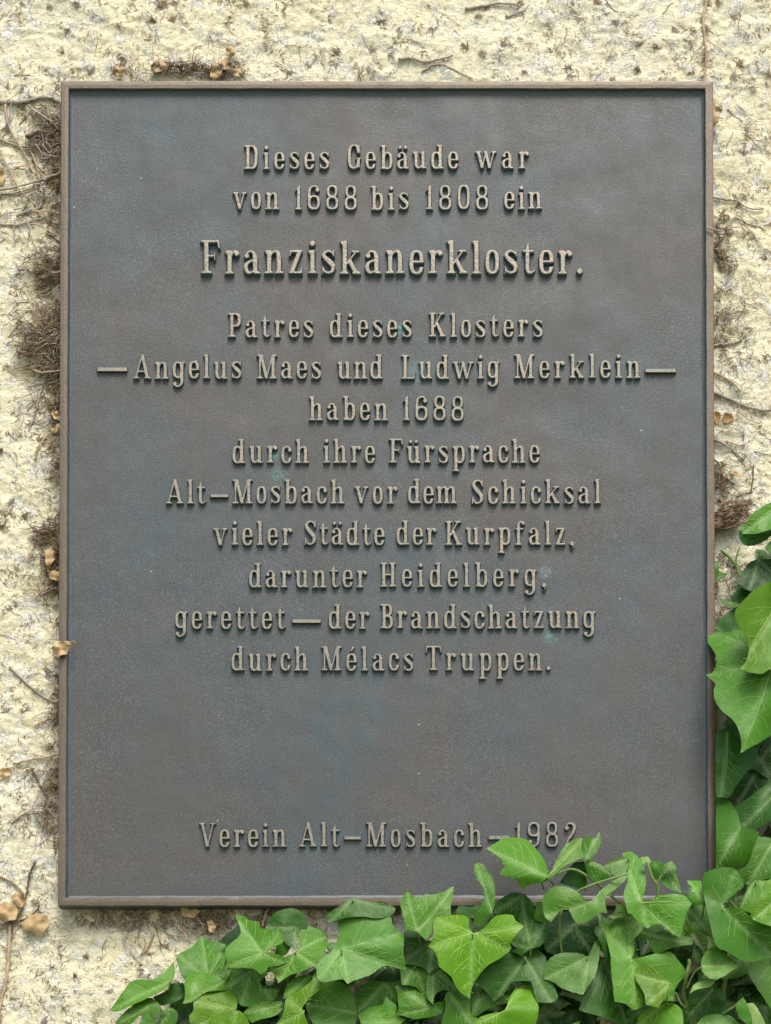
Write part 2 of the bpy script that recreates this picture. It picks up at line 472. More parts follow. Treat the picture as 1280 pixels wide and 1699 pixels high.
def glyph(c):
    if c in 'äüéö':
        g = glyph({'ä': 'a', 'ü': 'u', 'é': 'e', 'ö': 'o'}[c]); m = g.w/2
        if c == 'é': return g.poly((m-5, 80), (m+2, 77), (m+14, 97), (m+2, 99)), g.w
        g.ball(m-12, 89, 7.5); g.ball(m+11, 89, 7.5); return g
    g = None
    if c == 'o': g = G(42).ring(21, 35.5, 21, 36.5)
    elif c == 'e':
        g = G(44); g.ring(22, 35.5, 22, 36.5); g.cut(g.poly_sd([(23, 20), (50, 24), (50, 34), (23, 34)])); g.box(10, 33, 40, 41)
    elif c == 'c':
        g = G(42); g.ring(22, 35.5, 22, 36.5); g.cut(g.poly_sd([(22, 21), (50, 27), (50, 50), (22, 50)])); g.ball(35, 53, 7.5)
    elif c == 's':
        g = G(43).path([(37, 55, 6), (31, 64, 7), (21, 67.5, 8), (10, 62, 11), (8.5, 53, 13), (17, 43, 15), (28, 33, 16), (35, 22, 14), (33, 9, 11), (22, 3.5, 8), (12, 6, 7), (6, 16, 6)])
        g.poly((34, 51), (39.5, 50), (40, 72), (35, 72)).poly((2, -1), (7, -1), (8.5, 22), (3, 22))
    elif c == 'a':
        g = G(49).stem(34, 6, 52).path([(34, 50, 14), (30, 62, 11), (21, 67.5, 8), (12, 64, 8), (9, 56, 8)]).ball(9.5, 54, 8)
        g.path([(33, 40, 7), (20, 38, 9), (9, 30, 12), (7, 19, 14), (11, 7, 11), (20, 4, 8), (29, 9, 7), (34, 18, 7)]); g.poly((29, 0), (49, 0), (49, 6), (41, 9), (27, 14))
    elif c in 'nhmr':
        hi = 100 if c == 'h' else XH
        g = G({'n': 57, 'h': 57, 'm': 86, 'r': 43}[c]).stem(14, 0, hi)
        (g.flag(14, hi) if c != 'h' else g.flag(14, hi)); g.foot(14, 0, 14, 12)
        if c == 'r':
            g.path([(16, 44, 7), (20, 58, 8), (28, 67, 8), (35, 66, 9)]).ball(35, 61, 8)
        else:
            g.path([(16, 46, 7), (21, 60, 8), (30, 67, 8.5), (39, 64, 12), (42.5, 52, 14.5)]).stem(42.5, 0, 54).foot(42.5, 0, 12, 14 if c != 'm' else 12)
            if c == 'm': g.path([(45, 46, 7), (50, 60, 8), (58, 67, 8.5), (67, 64, 12), (71, 52, 14.5)]).stem(71, 0, 54).foot(71, 0, 12, 14)
    elif c == 'u':
        g = G(58).stem(14, 18, XH).flag(14, XH).stem(42.5, 0, XH).flag(42.5, XH, 13)
        g.path([(14, 20, 14.5), (17, 8, 12), (25, 3.8, 8.5), (34, 8, 7.5), (41, 22, 7)]).poly((40, 0), (56, 0), (56, 6), (48, 9), (40, 10))
    elif c in 'il':
        hi = XH if c == 'i' else 100
        g = G(28).stem(14.5, 0, hi).flag(14.5, hi).foot(14.5, 0, 13.5, 13.5)
        if c == 'i': g.ball(14, 90, 8.6)
    elif c == 'd':
        g = G(54).ring(23, 35.5, 22, 36.5).stem(39, 0, 100).head(39, 100, 14, 9).poly((36, 0), (53, 0), (53, 6), (46, 9), (36, 10))
    elif c == 'b':
        g = G(53).stem(14, 0, 100).head(14, 100, 14, 10).ring(29.5, 35.5, 22, 36.5).poly((3, 0), (20, 0), (20, 10), (7, 10), (3, 5))
    elif c == 'p':
        g = G(54).stem(15, -34, XH).flag(15, XH).ring(30.5, 35.5, 22, 36.5).foot(15, -34)
    elif c == 'g':
        g = G(52).ring(23, 37, 22, 35).stem(39, -12, XH-4).poly((36, XH-12), (40, XH), (52, XH), (52, XH-7), (44, XH-11))
        g.path([(39, -6, 14.5), (37, -20, 13), (26, -30, 8), (15, -29, 8), (9, -22, 8)]).ball(10.5, -21, 8)
    elif c == 't':
        g = G(37).stem(15, 14, 76, 13.5).poly((8.5, 74), (21.5, 74), (19, 93), (14, 90)).box(1, 63.5, 34, 71)
        g.path([(15, 18, 13.5), (17.5, 7, 12), (25, 3.5, 8), (33, 7, 6), (36, 13, 4.5)])
    elif c == 'f':
        g = G(42).stem(15, 0, 84).foot(15, 0, 14, 14).box(1, 63.5, 36, 71).path([(15, 80, 14.5), (19, 93, 11), (28, 96.5, 8), (35, 92, 9)]).ball(34.5, 90, 7.5)
    elif c == 'k':
        g = G(61).stem(14, 0, 100).flag(14, 100).foot(14, 0, 14, 12).diag(17, 26, 46, 66, 8.5).poly((34, 64), (58, 64), (58, 71), (34, 71)).diag(47, 3, 27, 44, 15).foot(48, 0, 12, 13)
    elif c in 'vV':
        h = XH if c == 'v' else 100; q = 58 if c == 'v' else 68; m = q/2
        g = G(q).diag(m+1, 0, 13, h-3, 14).diag(m+1, 0, q-11, h-3, 8).poly((m-6, 6), (m+5, 6), (m+1, -3)).head(13, h, 13, 12, 14).head(q-11, h, 11, 11, 8)
    elif c == 'w':
        g = G(87).diag(29, 0, 13, 68, 14).diag(29, 0, 43, 68, 8).diag(59, 0, 43, 68, 14).diag(59, 0, 76, 68, 8).head(13, XH, 13, 12, 14).head(76, XH, 11, 11, 8).poly((36, 60), (50, 60), (50, 71), (34, 71))
    elif c == 'z':
        g = G(46).box(5, 63, 42, 71).box(3, 0, 43, 8).diag(11, 3, 35, 68, 15).poly((3, 52), (8, 52), (12, 66), (5, 71)).poly((38, 19), (43, 19), (43, 0), (34, 4))
    elif c == 'A':
        g = G(73).diag(11, 3, 35, 96, 8.5).diag(58, 3, 36, 100, 15).poly((30, 92), (43, 92), (36, 103)).box(18, 26, 54, 33.5).foot(12, 0, 12, 13, 8).foot(58, 0, 14, 14)
    elif c == 'B':
        g = G(55).stem(17, 0, 100).foot(17, 0, 16, 8).head(17, 100, 16, 8); k = lambda: None
        g.ring(28, 74.5, 22, 25.5, 13, 8, keep=22-g.X); g.box(12, 92, 30, 100); g.box(12, 47, 30, 55); g.ring(28, 26.5, 26, 27.5, 14, 8, keep=22-g.X); g.box(12, 0, 30, 8)
    elif c == 'D':
        g = G(60).stem(17, 0, 100).foot(17, 0, 16, 8).head(17, 100, 16, 8)
        g.ring(28, 50, 30, 50, 14.5, 8, 3.0, keep=22-g.X); g.box(12, 92, 30, 100); g.box(12, 0, 30, 8)
    elif c == 'P':
        g = G(56).stem(17, 0, 100).foot(17, 0, 16, 15).head(17, 100, 16, 8); g.ring(28, 71, 27, 29, 14, 8, 3, keep=22-g.X); g.box(12, 92, 30, 100); g.box(12, 42, 30, 50)
    elif c == 'F':
        g = G(60).stem(18, 0, 100).foot(18, 0, 16, 16).head(18, 100, 17, 8).box(12, 92, 56, 100).poly((56, 100), (50, 92), (53, 74), (60, 74)).box(18, 49, 42, 56).poly((40, 40), (45, 40), (45, 66), (40, 66))
    elif c == 'L':
        g = G(60).stem(18, 0, 100).foot(18, 0, 16, 8).head(18, 100, 16, 16).box(12, 0, 54, 8).poly((50, 6), (54, 30), (60, 30), (57, 0), (46, 0))
    elif c == 'T':
        g = G(66).stem(33, 0, 100, 15).foot(33, 0, 16, 16).box(4, 92, 62, 100).poly((0, 72), (6, 72), (10, 94), (3, 100)).poly((60, 72), (66, 72), (63, 100), (56, 94))
    elif c == 'H':
        g = G(68).stem(16, 0, 100).stem(52, 0, 100).box(16, 46, 52, 53.5)
        for x in (16, 52): g.foot(x, 0, 14, 14).head(x, 100, 14, 14)
    elif c == 'K':
        g = G(70).stem(16, 0, 100).foot(16, 0, 15, 14).head(16, 100, 15, 14).diag(21, 36, 52, 97, 8.5).diag(56, 3, 31, 62, 15).foot(56, 0, 14, 14).head(53, 100, 13, 13, 8)
    elif c == 'M':
        g = G(84).stem(14, 0, 100, 9).stem(68, 0, 100, 15).foot(14, 0, 13, 13, 9).foot(68, 0, 14, 15).diag(41, 2, 19, 97, 15).diag(41, 2, 65, 97, 8.5).poly((34, 8), (48, 8), (43, -2), (39, -2)).poly((1, 100), (1, 94), (12, 90), (24, 92), (24, 100)).poly((62, 100), (62, 90), (74, 90), (84, 94), (84, 100))
    elif c == 'G':
        g = G(57); g.ring(26, 50, 26, 51, 14, 8, 2.9); g.cut(g.poly_sd([(28, 38), (70, 38), (70, 64), (28, 64)])); g.stem(45, 5, 45, 13); g.box(33, 39, 56, 45.5).poly((43, 62), (49, 60), (50, 100), (45, 100), (42, 88)); g.ball(43, 70, 4)
    elif c == 'S':
        g = G(52).path([(44, 76, 7), (37, 92, 7.5), (25, 96.5, 8), (12, 88, 13), (11, 74, 15), (20, 60, 17), (32, 46, 17), (41, 33, 16), (41, 14, 13), (28, 3.5, 8), (16, 6, 7.5), (6, 24, 7)])
        g.poly((42, 70), (48, 70), (49, 101), (43, 101), (40, 90)).poly((2, -1), (8, -1), (11, 12), (8, 30), (3, 30))
    elif c == '0': g = G(50).ring(25, 50, 25, 51, 12.5, 9, 3.0)
    elif c == '8': g = G(51).ring(25.5, 75, 22.5, 26, 12, 8.5, 2.6).ring(25.5, 26.5, 25.5, 28, 12.5, 9, 2.7)
    elif c == '6':
        g = G(51).ring(25.5, 29, 25.5, 30, 12.5, 9, 2.8); g.path([(6.5, 30, 12.5), (6.5, 62, 12.5), (10, 86, 11), (24, 96.5, 8.5), (38, 92, 8), (42, 84, 8)]).ball(40, 80, 9)
    elif c == '9':
        g = G(51).ring(25.5, 71, 25.5, 30, 12.5, 9, 2.8); g.path([(44.5, 70, 12.5), (44.5, 38, 12.5), (41, 14, 11), (27, 3.5, 8.5), (13, 8, 8), (9, 16, 8)]).ball(11, 20, 9)
    elif c == '1': g = G(30).stem(17, 0, 96, 13.5).foot(17, 0, 14, 13).poly((2, 80), (4, 75), (11, 82), (24, 84), (23.7, 101), (18, 101), (12, 90))
    elif c == '2':
        g = G(51).path([(9, 76, 8), (13, 91, 8), (26, 96.5, 9), (40, 89, 13), (42, 74, 14), (33, 52, 13), (16, 28, 10), (8, 8, 9)]).ball(12, 76, 9).box(3, 0, 46, 9).poly((40, 6), (43, 26), (49, 26), (48, 0), (38, 0))
    elif c == '.': g = G(18).ball(9, 8.5, 9)
    elif c == ',':
        g = G(20).ball(9, 7, 9.5); g.path([(14, 8, 8), (15, -4, 6), (7, -16, 3)])
    return g
_G = {}
def get_glyph(c):
    if c not in _G:
        r = glyph(c)
        if isinstance(r, tuple): r = r[0]
        RH = 13.5                                     # relief, cap-height units
        d = r.d + .22*vnoise(r.X/7, r.Y/7, ord(c))     # the slight wobble of a sand casting
        e0, e1 = -.9, 1.5
        t = np.clip((e1 - d)/(e1 - e0), 0, 1)
        hgt = RH*t + .2*vnoise(r.X/6, r.Y/6, ord(c)+7)*t
        hgt = np.where(d >= e1 - .01, -1.2, hgt)
        ny, nx_ = d.shape
        keep = d < e1 + 2.2
        cell = keep[:-1, :-1] | keep[1:, :-1] | keep[:-1, 1:] | keep[1:, 1:]
        low = (d[:-1, :-1] >= e1) & (d[1:, :-1] >= e1) & (d[:-1, 1:] >= e1) & (d[1:, 1:] >= e1)
        cell &= ~low
        id_ = np.arange(ny*nx_).reshape(ny, nx_)
        q = np.stack([id_[:-1, :-1], id_[:-1, 1:], id_[1:, 1:], id_[1:, :-1]], -1)[cell]
        use, inv = np.unique(q, return_inverse=True); q = inv.reshape(-1, 4)
        X = r.X.ravel()[use]; Y = r.Y.ravel()[use]; Z = hgt.ravel()[use]
        me = bpy.data.meshes.new('letter')
        me.from_pydata(np.stack([X, -Z, Y], -1).tolist(), [], q.tolist())
        me.materials.append(M_TOP); me.materials.append(M_SIDE)
        zz = Z[q]; mi = (zz.min(1) < RH*.80).astype(np.int32)
        me.polygons.foreach_set('material_index', mi)
        me.polygons.foreach_set('use_smooth', np.ones(len(me.polygons), dtype=bool)); me.update()
        _G[c] = (me, r.w)
    return _G[c]

# ------------------------------------------------------------------ the plaque
FACE = 24.0                       # front of the plate, units off the wall
RIM = 32.0
xl = (P(101, 133, RIM)[0] + P(96, 1504, RIM)[0])/2/S; xr = (P(1184, 134, RIM)[0] + P(1189, 1502, RIM)[0])/2/S
zt = P(640, 133.5, RIM)[2]/S; zb = P(640, 1503.5, RIM)[2]/S
plaque = empty('plaque', ((xl+xr)/2*S, 0, zb*S))
tag(plaque, 'dark bronze memorial plaque with raised German inscription and narrow rim', 'plaque')
# plate
gx = np.linspace(xl+8, xr-8, 90); gz = np.linspace(zb+8, zt-8, 120)
GX, GZ = np.meshgrid(gx, gz); HH = FACE + .55*vnoise(GX/120, GZ/140, 12) + .12*vnoise(GX/30, GZ/30, 14)
V = np.stack([GX*S, -HH*S, GZ*S], -1).reshape(-1, 3); idx = np.arange(GX.size).reshape(GX.shape)
Fq = np.stack([idx[:-1, :-1], idx[:-1, 1:], idx[1:, 1:], idx[1:, :-1]], -1).reshape(-1, 4)
mesh_obj('plate', V.tolist(), Fq.tolist(), M_PLATE, plaque)
# rim: one profile run round the four sides, mitred
prof = [(3, 3, 1), (0, 5, 1), (0, RIM-1.2, 1), (.9, RIM-.2, 0), (2.2, RIM, 0), (7, RIM+.3, 0), (12.3, RIM, 0), (13.4, RIM-1.0, 1), (14.4, FACE+2.6, 1), (16.6, FACE+.9, 1), (20.5, FACE-.9, 1)]
ring = []
NS = 90
cor = [(xl, zb, 1, 1), (xr, zb, -1, 1), (xr, zt, -1, -1), (xl, zt, 1, -1)]
for k in range(4):
    a, b = cor[k], cor[(k+1) % 4]
    for i in range(NS):
        t = i/NS
        # corner-to-corner; the inward offset is scaled only along the normal except at the mitre
        ring.append((k, t))
verts = []; faces = []; mi = []
for (k, t) in ring:
    a, b = cor[k], cor[(k+1) % 4]
    for j, (off, dep, m_) in enumerate(prof):
        ax, az = a[0] + a[2]*off, a[1] + a[3]*off
        bx, bz = b[0] + b[2]*off, b[1] + b[3]*off
        x = ax + (bx-ax)*t; z = az + (bz-az)*t
        wob = .45*float(vnoise(np.array(x/35 + k*7), np.array(z/35 + j*.4), 21)) + .25*float(vnoise(np.array(x/7), np.array(z/7+j), 22))
        nxv, nzv = (0, 1) if k in (0, 2) else (1, 0)
        e = min(t, 1-t)*NS/2; e = min(e, 1)
        verts.append(((x + nxv*wob*e)*S, -(dep + .3*wob)*S, (z + nzv*wob*e)*S))
n = len(ring); m_ = len(prof)
for i in range(n):
    for j in range(m_-1):
        i2 = (i+1) % n
        faces.append((i*m_+j, i2*m_+j, i2*m_+j+1, i*m_+j+1)); mi.append(1 if (prof[j][2] or prof[j+1][2]) and not (j == 2 or j == 6) else 0)
mesh_obj('rim', verts, faces, [M_RIM, M_RIMSIDE], plaque, False, mi)

# inscription: (text, left, right, baseline, cap height)
WORDS = [('Dieses', 405, 547.6, 283.7), ('Gebäude', 577, 761.4, 283.2), ('war', 788.7, 878.2, 282.7),
 ('von', 386.4, 464, 350), ('1688', 489, 592.8, 350.5), ('bis', 615.4, 679.3, 351), ('1808', 706.4, 810.8, 350), ('ein', 836.5, 899.8, 350),
 ('Franziskanerkloster.', 333, 967, 458.2),
 ('Patres', 378.4, 521, 562.4), ('dieses', 547, 684.5, 562.6), ('Klosters', 711.6, 901.5, 562),
 ('Angelus', 221.7, 401.8, 631), ('Maes', 426, 534, 631), ('und', 559.7, 636, 631), ('Ludwig', 665, 829.7, 631), ('Merklein', 853, 1063, 630),
 ('haben', 513, 644.7, 700), ('1688', 668, 770, 700),
 ('durch', 385.6, 513.4, 770.8), ('ihre', 536.5, 623.3, 770.8), ('Fürsprache', 644.8, 896.3, 770.5),
 ('Alt', 275.8, 342, 838), ('Mosbach', 385.6, 572, 838), ('vor', 588, 660.3, 838), ('dem', 676.6, 759, 838), ('Schicksal', 782, 997.3, 838),
 ('vieler', 354.4, 486, 907), ('Städte', 504.7, 639, 906.5), ('der', 657.6, 725, 906.5), ('Kurpfalz,', 738.4, 953.6, 906.5),
 ('darunter', 413, 609.6, 977), ('Heidelberg,', 630.7, 907.3, 976),
 ('gerettet', 290.7, 474, 1045.5), ('der', 545, 614, 1045.5), ('Brandschatzung', 630.7, 988.7, 1045),
 ('durch', 384, 512, 1115), ('Mélacs', 533, 687, 1115), ('Truppen.', 706.2, 914, 1114.5),
 ('Verein', 330.6, 476, 1407), ('Alt', 496.6, 564.4, 1407), ('Mosbach', 607, 800.7, 1407), ('1982', 853.8, 957, 1407)]
for (txt, x0, x1, yb) in WORDS:
    big = txt.startswith('Franz')
    cap = 57.0 if big else 41.0
    LF = FACE + .3
    k = cap/100
    ws = [get_glyph(c)[1] for c in txt]
    tot = sum(ws)*k
    gap = (x1 - x0 - tot)/(len(txt)-1)
    sx = 1.0
    if gap < 2.2:                      # never let neighbours touch: narrow the glyphs a touch instead
        gap = 2.2; sx = (x1 - x0 - gap*(len(txt)-1))/tot
    x = x0
    for c, wd in zip(txt, ws):
        me, _ = get_glyph(c)
        o = bpy.data.objects.new('digit' if c.isdigit() else {'.': 'full_stop', ',': 'comma'}.get(c, 'letter'), me)
        COL.objects.link(o)
        loc = Vector(P(x, yb + random.uniform(-.5, .5), LF))
        kk = k*S*(DIST - LF)/DIST
        o.location = loc - plaque.location
        o.scale = (kk*sx, k*S*(.9 if big else 1.0), kk)
        o.rotation_euler = (0, random.uniform(-.008, .008), 0)
        o.parent = plaque
        x += wd*k*sx + gap
for (x0, x1, y0, y1) in ((161, 211.5, 609.2, 616.2), (1071, 1122.5, 611.5, 618), (349, 379.3, 820, 825.5), (484.5, 533, 1027.5, 1034), (571, 599.7, 1388, 1393.6), (810.5, 847, 1387, 1393.5)):
    v = []; R = 5.4
    for (o_, d_) in ((-.6, FACE-.3), (.3, FACE+R-.6), (.9, FACE+R)):
        for (a, b) in ((x0, y1), (x1, y1), (x1, y0), (x0, y0)):
            sx_ = 1 if a == x0 else -1; sy_ = 1 if b == y0 else -1
            v.append(P(a + sx_*o_, b + sy_*o_, d_))
    f = [(8, 9, 10, 11)]; mm = [0]
    for r_ in range(2):
        for q in range(4):
            q2 = (q+1) % 4; f.append((r_*4+q, r_*4+q2, r_*4+4+q2, r_*4+4+q)); mm.append(1)
    mesh_obj('dash', v, f, [M_TOP, M_SIDE], plaque, False, mm)

# ------------------------------------------------------------------ leaves
def leaf_mesh(name, outline, c, depth, tilt, cup, wav, spacing, mats, parent, colour, crumple=0.0, veins=True, to3d=None, seed=0):
    """outline in layout units round the leaf, c = where the stalk joins; depth(x,y) gives its bend in space"""
    outline = [np.array(p, float) for p in outline]
    n = len(outline)
    A = sum(outline[i][0]*outline[(i+1) % n][1] - outline[(i+1) % n][0]*outline[i][1] for i in range(n))
    if A < 0: outline = outline[::-1]
    corner = []
    for i in range(n):
        a = outline[i-1] - outline[i]; b = outline[(i+1) % n] - outline[i]
        cs = a.dot(b)/(np.linalg.norm(a)*np.linalg.norm(b)+1e-9)
        corner.append(cs > -.42)
    bd = catmull(outline, 5, True, corner)
    cen = sum(outline)/n
    jr = random.Random(seed*7+1)
    bd = [p + (p-cen)/(np.linalg.norm(p-cen)+1e-6)*jr.uniform(-.55, .55) for p in bd]
    c_ = np.array(c, float) if c is not None else cen
    size = max(np.linalg.norm(p-cen) for p in outline)
    # main veins towards the lobes
    tips = []
    if c is not None and veins:
        dl = [np.linalg.norm(p-c_) for p in outline]
        cand = [i for i in range(n) if dl[i] >= dl[i-1]-1 and dl[i] >= dl[(i+1) % n]-1 and dl[i] > .42*max(dl)]
        cand.sort(key=lambda i: -dl[i])
        for i in cand:
            u = (outline[i]-c_)/dl[i]
            if all(u.dot((t-c_)/np.linalg.norm(t-c_)) < .87 for t in tips): tips.append(outline[i])
            if len(tips) == 5: break
    cols = [c_ + (t-c_)*.9 for t in tips]
    rr = random.Random(seed)
    ph = rr.uniform(0, 50)
    main = max(tips, key=lambda t: np.linalg.norm(t-c_)) if tips else None
    vf = rr.choice((-1, 1, 1))*rr.uniform(.14, .38)
    uf = rr.uniform(0, .6)
    def dz(x, y):
        dx, dy = x-cen[0], y-cen[1]
        r2 = (dx*dx+dy*dy)/(size*size)
        z = tilt[0]*dx + tilt[1]*dy - cup*size*(r2-.35)
        z += wav*size*float(vnoise(np.array(x/(size*.55)+ph), np.array(y/(size*.55)+ph), 5))
        if crumple: z += crumple*size*(math.sqrt(r2)*math.cos(3*math.atan2(dy, dx)+ph) + .35*float(vnoise(np.array(x/(size*.4)+ph), np.array(y/(size*.4)), 9)))
        if main is not None:
            e = main-c_; e = e/np.linalg.norm(e)
            q = -(x-c_[0])*e[1] + (y-c_[1])*e[0]
            z += vf*(math.sqrt(q*q + (size*.04)**2) - size*.3)
        if c is not None: z -= uf*(math.sqrt(max(0, c_[1]-y)**2 + 9) - 3)
        # troughs along the veins
        for t in tips:
            e = t-c_; L = np.linalg.norm(e); e = e/L
            s = (x-c_[0])*e[0] + (y-c_[1])*e[1]
            q = abs(-(x-c_[0])*e[1] + (y-c_[1])*e[0])
            if 0 < s < L: z -= .028*size*max(0, 1-q/(size*.13))*min(1, s/(size*.1))
        return depth + z
    # points
    bp = [tuple(p) for p in bd]; nb = len(bp)
    xs = [p[0] for p in bp]; ys = [p[1] for p in bp]
    def inside(x, y):
        r_ = False
        for i in range(nb):
            ax, ay = bp[i]; bx, by = bp[i-1]
            if (ay > y) != (by > y) and x < (bx-ax)*(y-ay)/(by-ay)+ax: r_ = not r_
        return r_
    B = np.array(bp)
    pts = list(bp)
    y = min(ys)+spacing*.5; row = 0
    while y < max(ys):
        x = min(xs) + (spacing*.5 if row % 2 else 0)
        while x < max(xs):
            if np.min((B[:, 0]-x)**2+(B[:, 1]-y)**2) > (spacing*.45)**2 and inside(x, y): pts.append((x, y))
            x += spacing
        y += spacing*.87; row += 1
    edges = [(i, (i+1) % nb) for i in range(nb)]
    r = delaunay_2d_cdt([Vector(p) for p in pts], edges, [], 1, 1e-4)
    v2, f2 = r[0], r[2]
    T3 = to3d or P
    verts = [T3(p.x, p.y, dz(p.x, p.y)) for p in v2]
    faces = [tuple(f) for f in f2]; mi = [0]*len(faces)
    # pale ribs standing a little proud of the blade
    def rib(a, b, w0, w1, bend=0.0):
        a = np.array(a); b = np.array(b); L = np.linalg.norm(b-a)
        if L < 3: return
        k = max(3, int(L/5)); nrm = np.array([-(b-a)[1], (b-a)[0]])/L
        base = len(verts)
        last = 0
        for i in range(k+1):
            t = i/k; p = a+(b-a)*t + nrm*bend*L*math.sin(math.pi*t)
            if i > 1 and not inside(p[0], p[1]): break
            wv = w0+(w1-w0)*t
            for s_ in (-1, 0, 1):
                q = p+nrm*wv*s_*.5
                verts.append(T3(q[0], q[1], dz(q[0], q[1]) + (.62 if s_ == 0 else .12)))
            last = i
        for i in range(last):
            for j in range(2):
                q0 = base+i*3+j
                faces.append((q0, q0+3, q0+4, q0+1)); mi.append(1)
    vs = min(1.0, size/60)
    for t in tips:
        e = t-c_; L = np.linalg.norm(e)
        rib(c_, c_+e*.93, 1.7*vs, .4*vs, rr.uniform(-.04, .04))
        u = e/L; nv = np.array([-u[1], u[0]])
        for s_ in (-1, 1):
            for q in (.16, .34, .52, .68, .82):
                st = c_+e*(q+rr.uniform(-.07, .07)); ln = L*.36*(1.2-q)*rr.uniform(.7, 1.4)
                an_ = rr.uniform(.55, .98)
                d_ = u*math.cos(an_)+nv*s_*math.sin(an_)
                rib(st, st+d_*ln*1.15, max(.42*vs, .28), .18*vs, rr.uniform(-.04, .14)*s_)
                if rr.random() < .6:
                    m2 = st + d_*ln*.5; a2 = an_ + rr.choice((-.6, .6))
                    rib(m2, m2+(u*math.cos(a2)+nv*s_*math.sin(a2))*ln*.45, max(.3*vs, .22), .15*vs, 0)
    o = mesh_obj(name, verts, faces, mats, parent, True, mi)
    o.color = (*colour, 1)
    # sunken-tissue mask beside the ribs
    if veins:
        me = o.data; att = me.attributes.new('vein', 'FLOAT', 'POINT')
        val = np.zeros(len(me.vertices), np.float32)
        for i, p in enumerate(v2):
            for t in tips:
                e = t-c_; L = np.linalg.norm(e); e = e/L
                s = (p.x-c_[0])*e[0] + (p.y-c_[1])*e[1]; q = abs(-(p.x-c_[0])*e[1] + (p.y-c_[1])*e[0])
                if 0 < s < L: val[i] = max(val[i], max(0, 1-q/5))
        att.data.foreach_set('value', val)
    me = o.data
    cnt = {}
    for p in me.polygons:
        if p.material_index: continue
        for k_ in p.edge_keys: cnt[k_] = cnt.get(k_, 0) + 1
    se = me.attributes.new('sharp_edge', 'BOOLEAN', 'EDGE')
    se.data.foreach_set('value', [cnt.get(e.key, 0) == 1 for e in me.edges])
    sm = o.modifiers.new('thickness', 'SOLIDIFY'); sm.thickness = .0005; sm.offset = 0; sm.use_rim = True
    sm.material_offset_rim = 1 if len(mats) > 1 else 0
    return o

CLR = {'y': (.098, .228, .006), 'l': (.080, .208, .013), 'm': (.056, .162, .009), 'g': (.080, .195, .024), 'd': (.034, .108, .008), 'k': (.015, .054, .006), 'p': (.25, .38, .09)}  # leaf greens; the darkest put part of the back leaves' shade into colour
TB = {'B': (180, 1450, 3.368), 'C': (540, 1370, 3.368), 'E': (900, 1370, 3.368), 'R': (1080, 650, 4.245), 'Q': (1080, 1000, 4.245)}
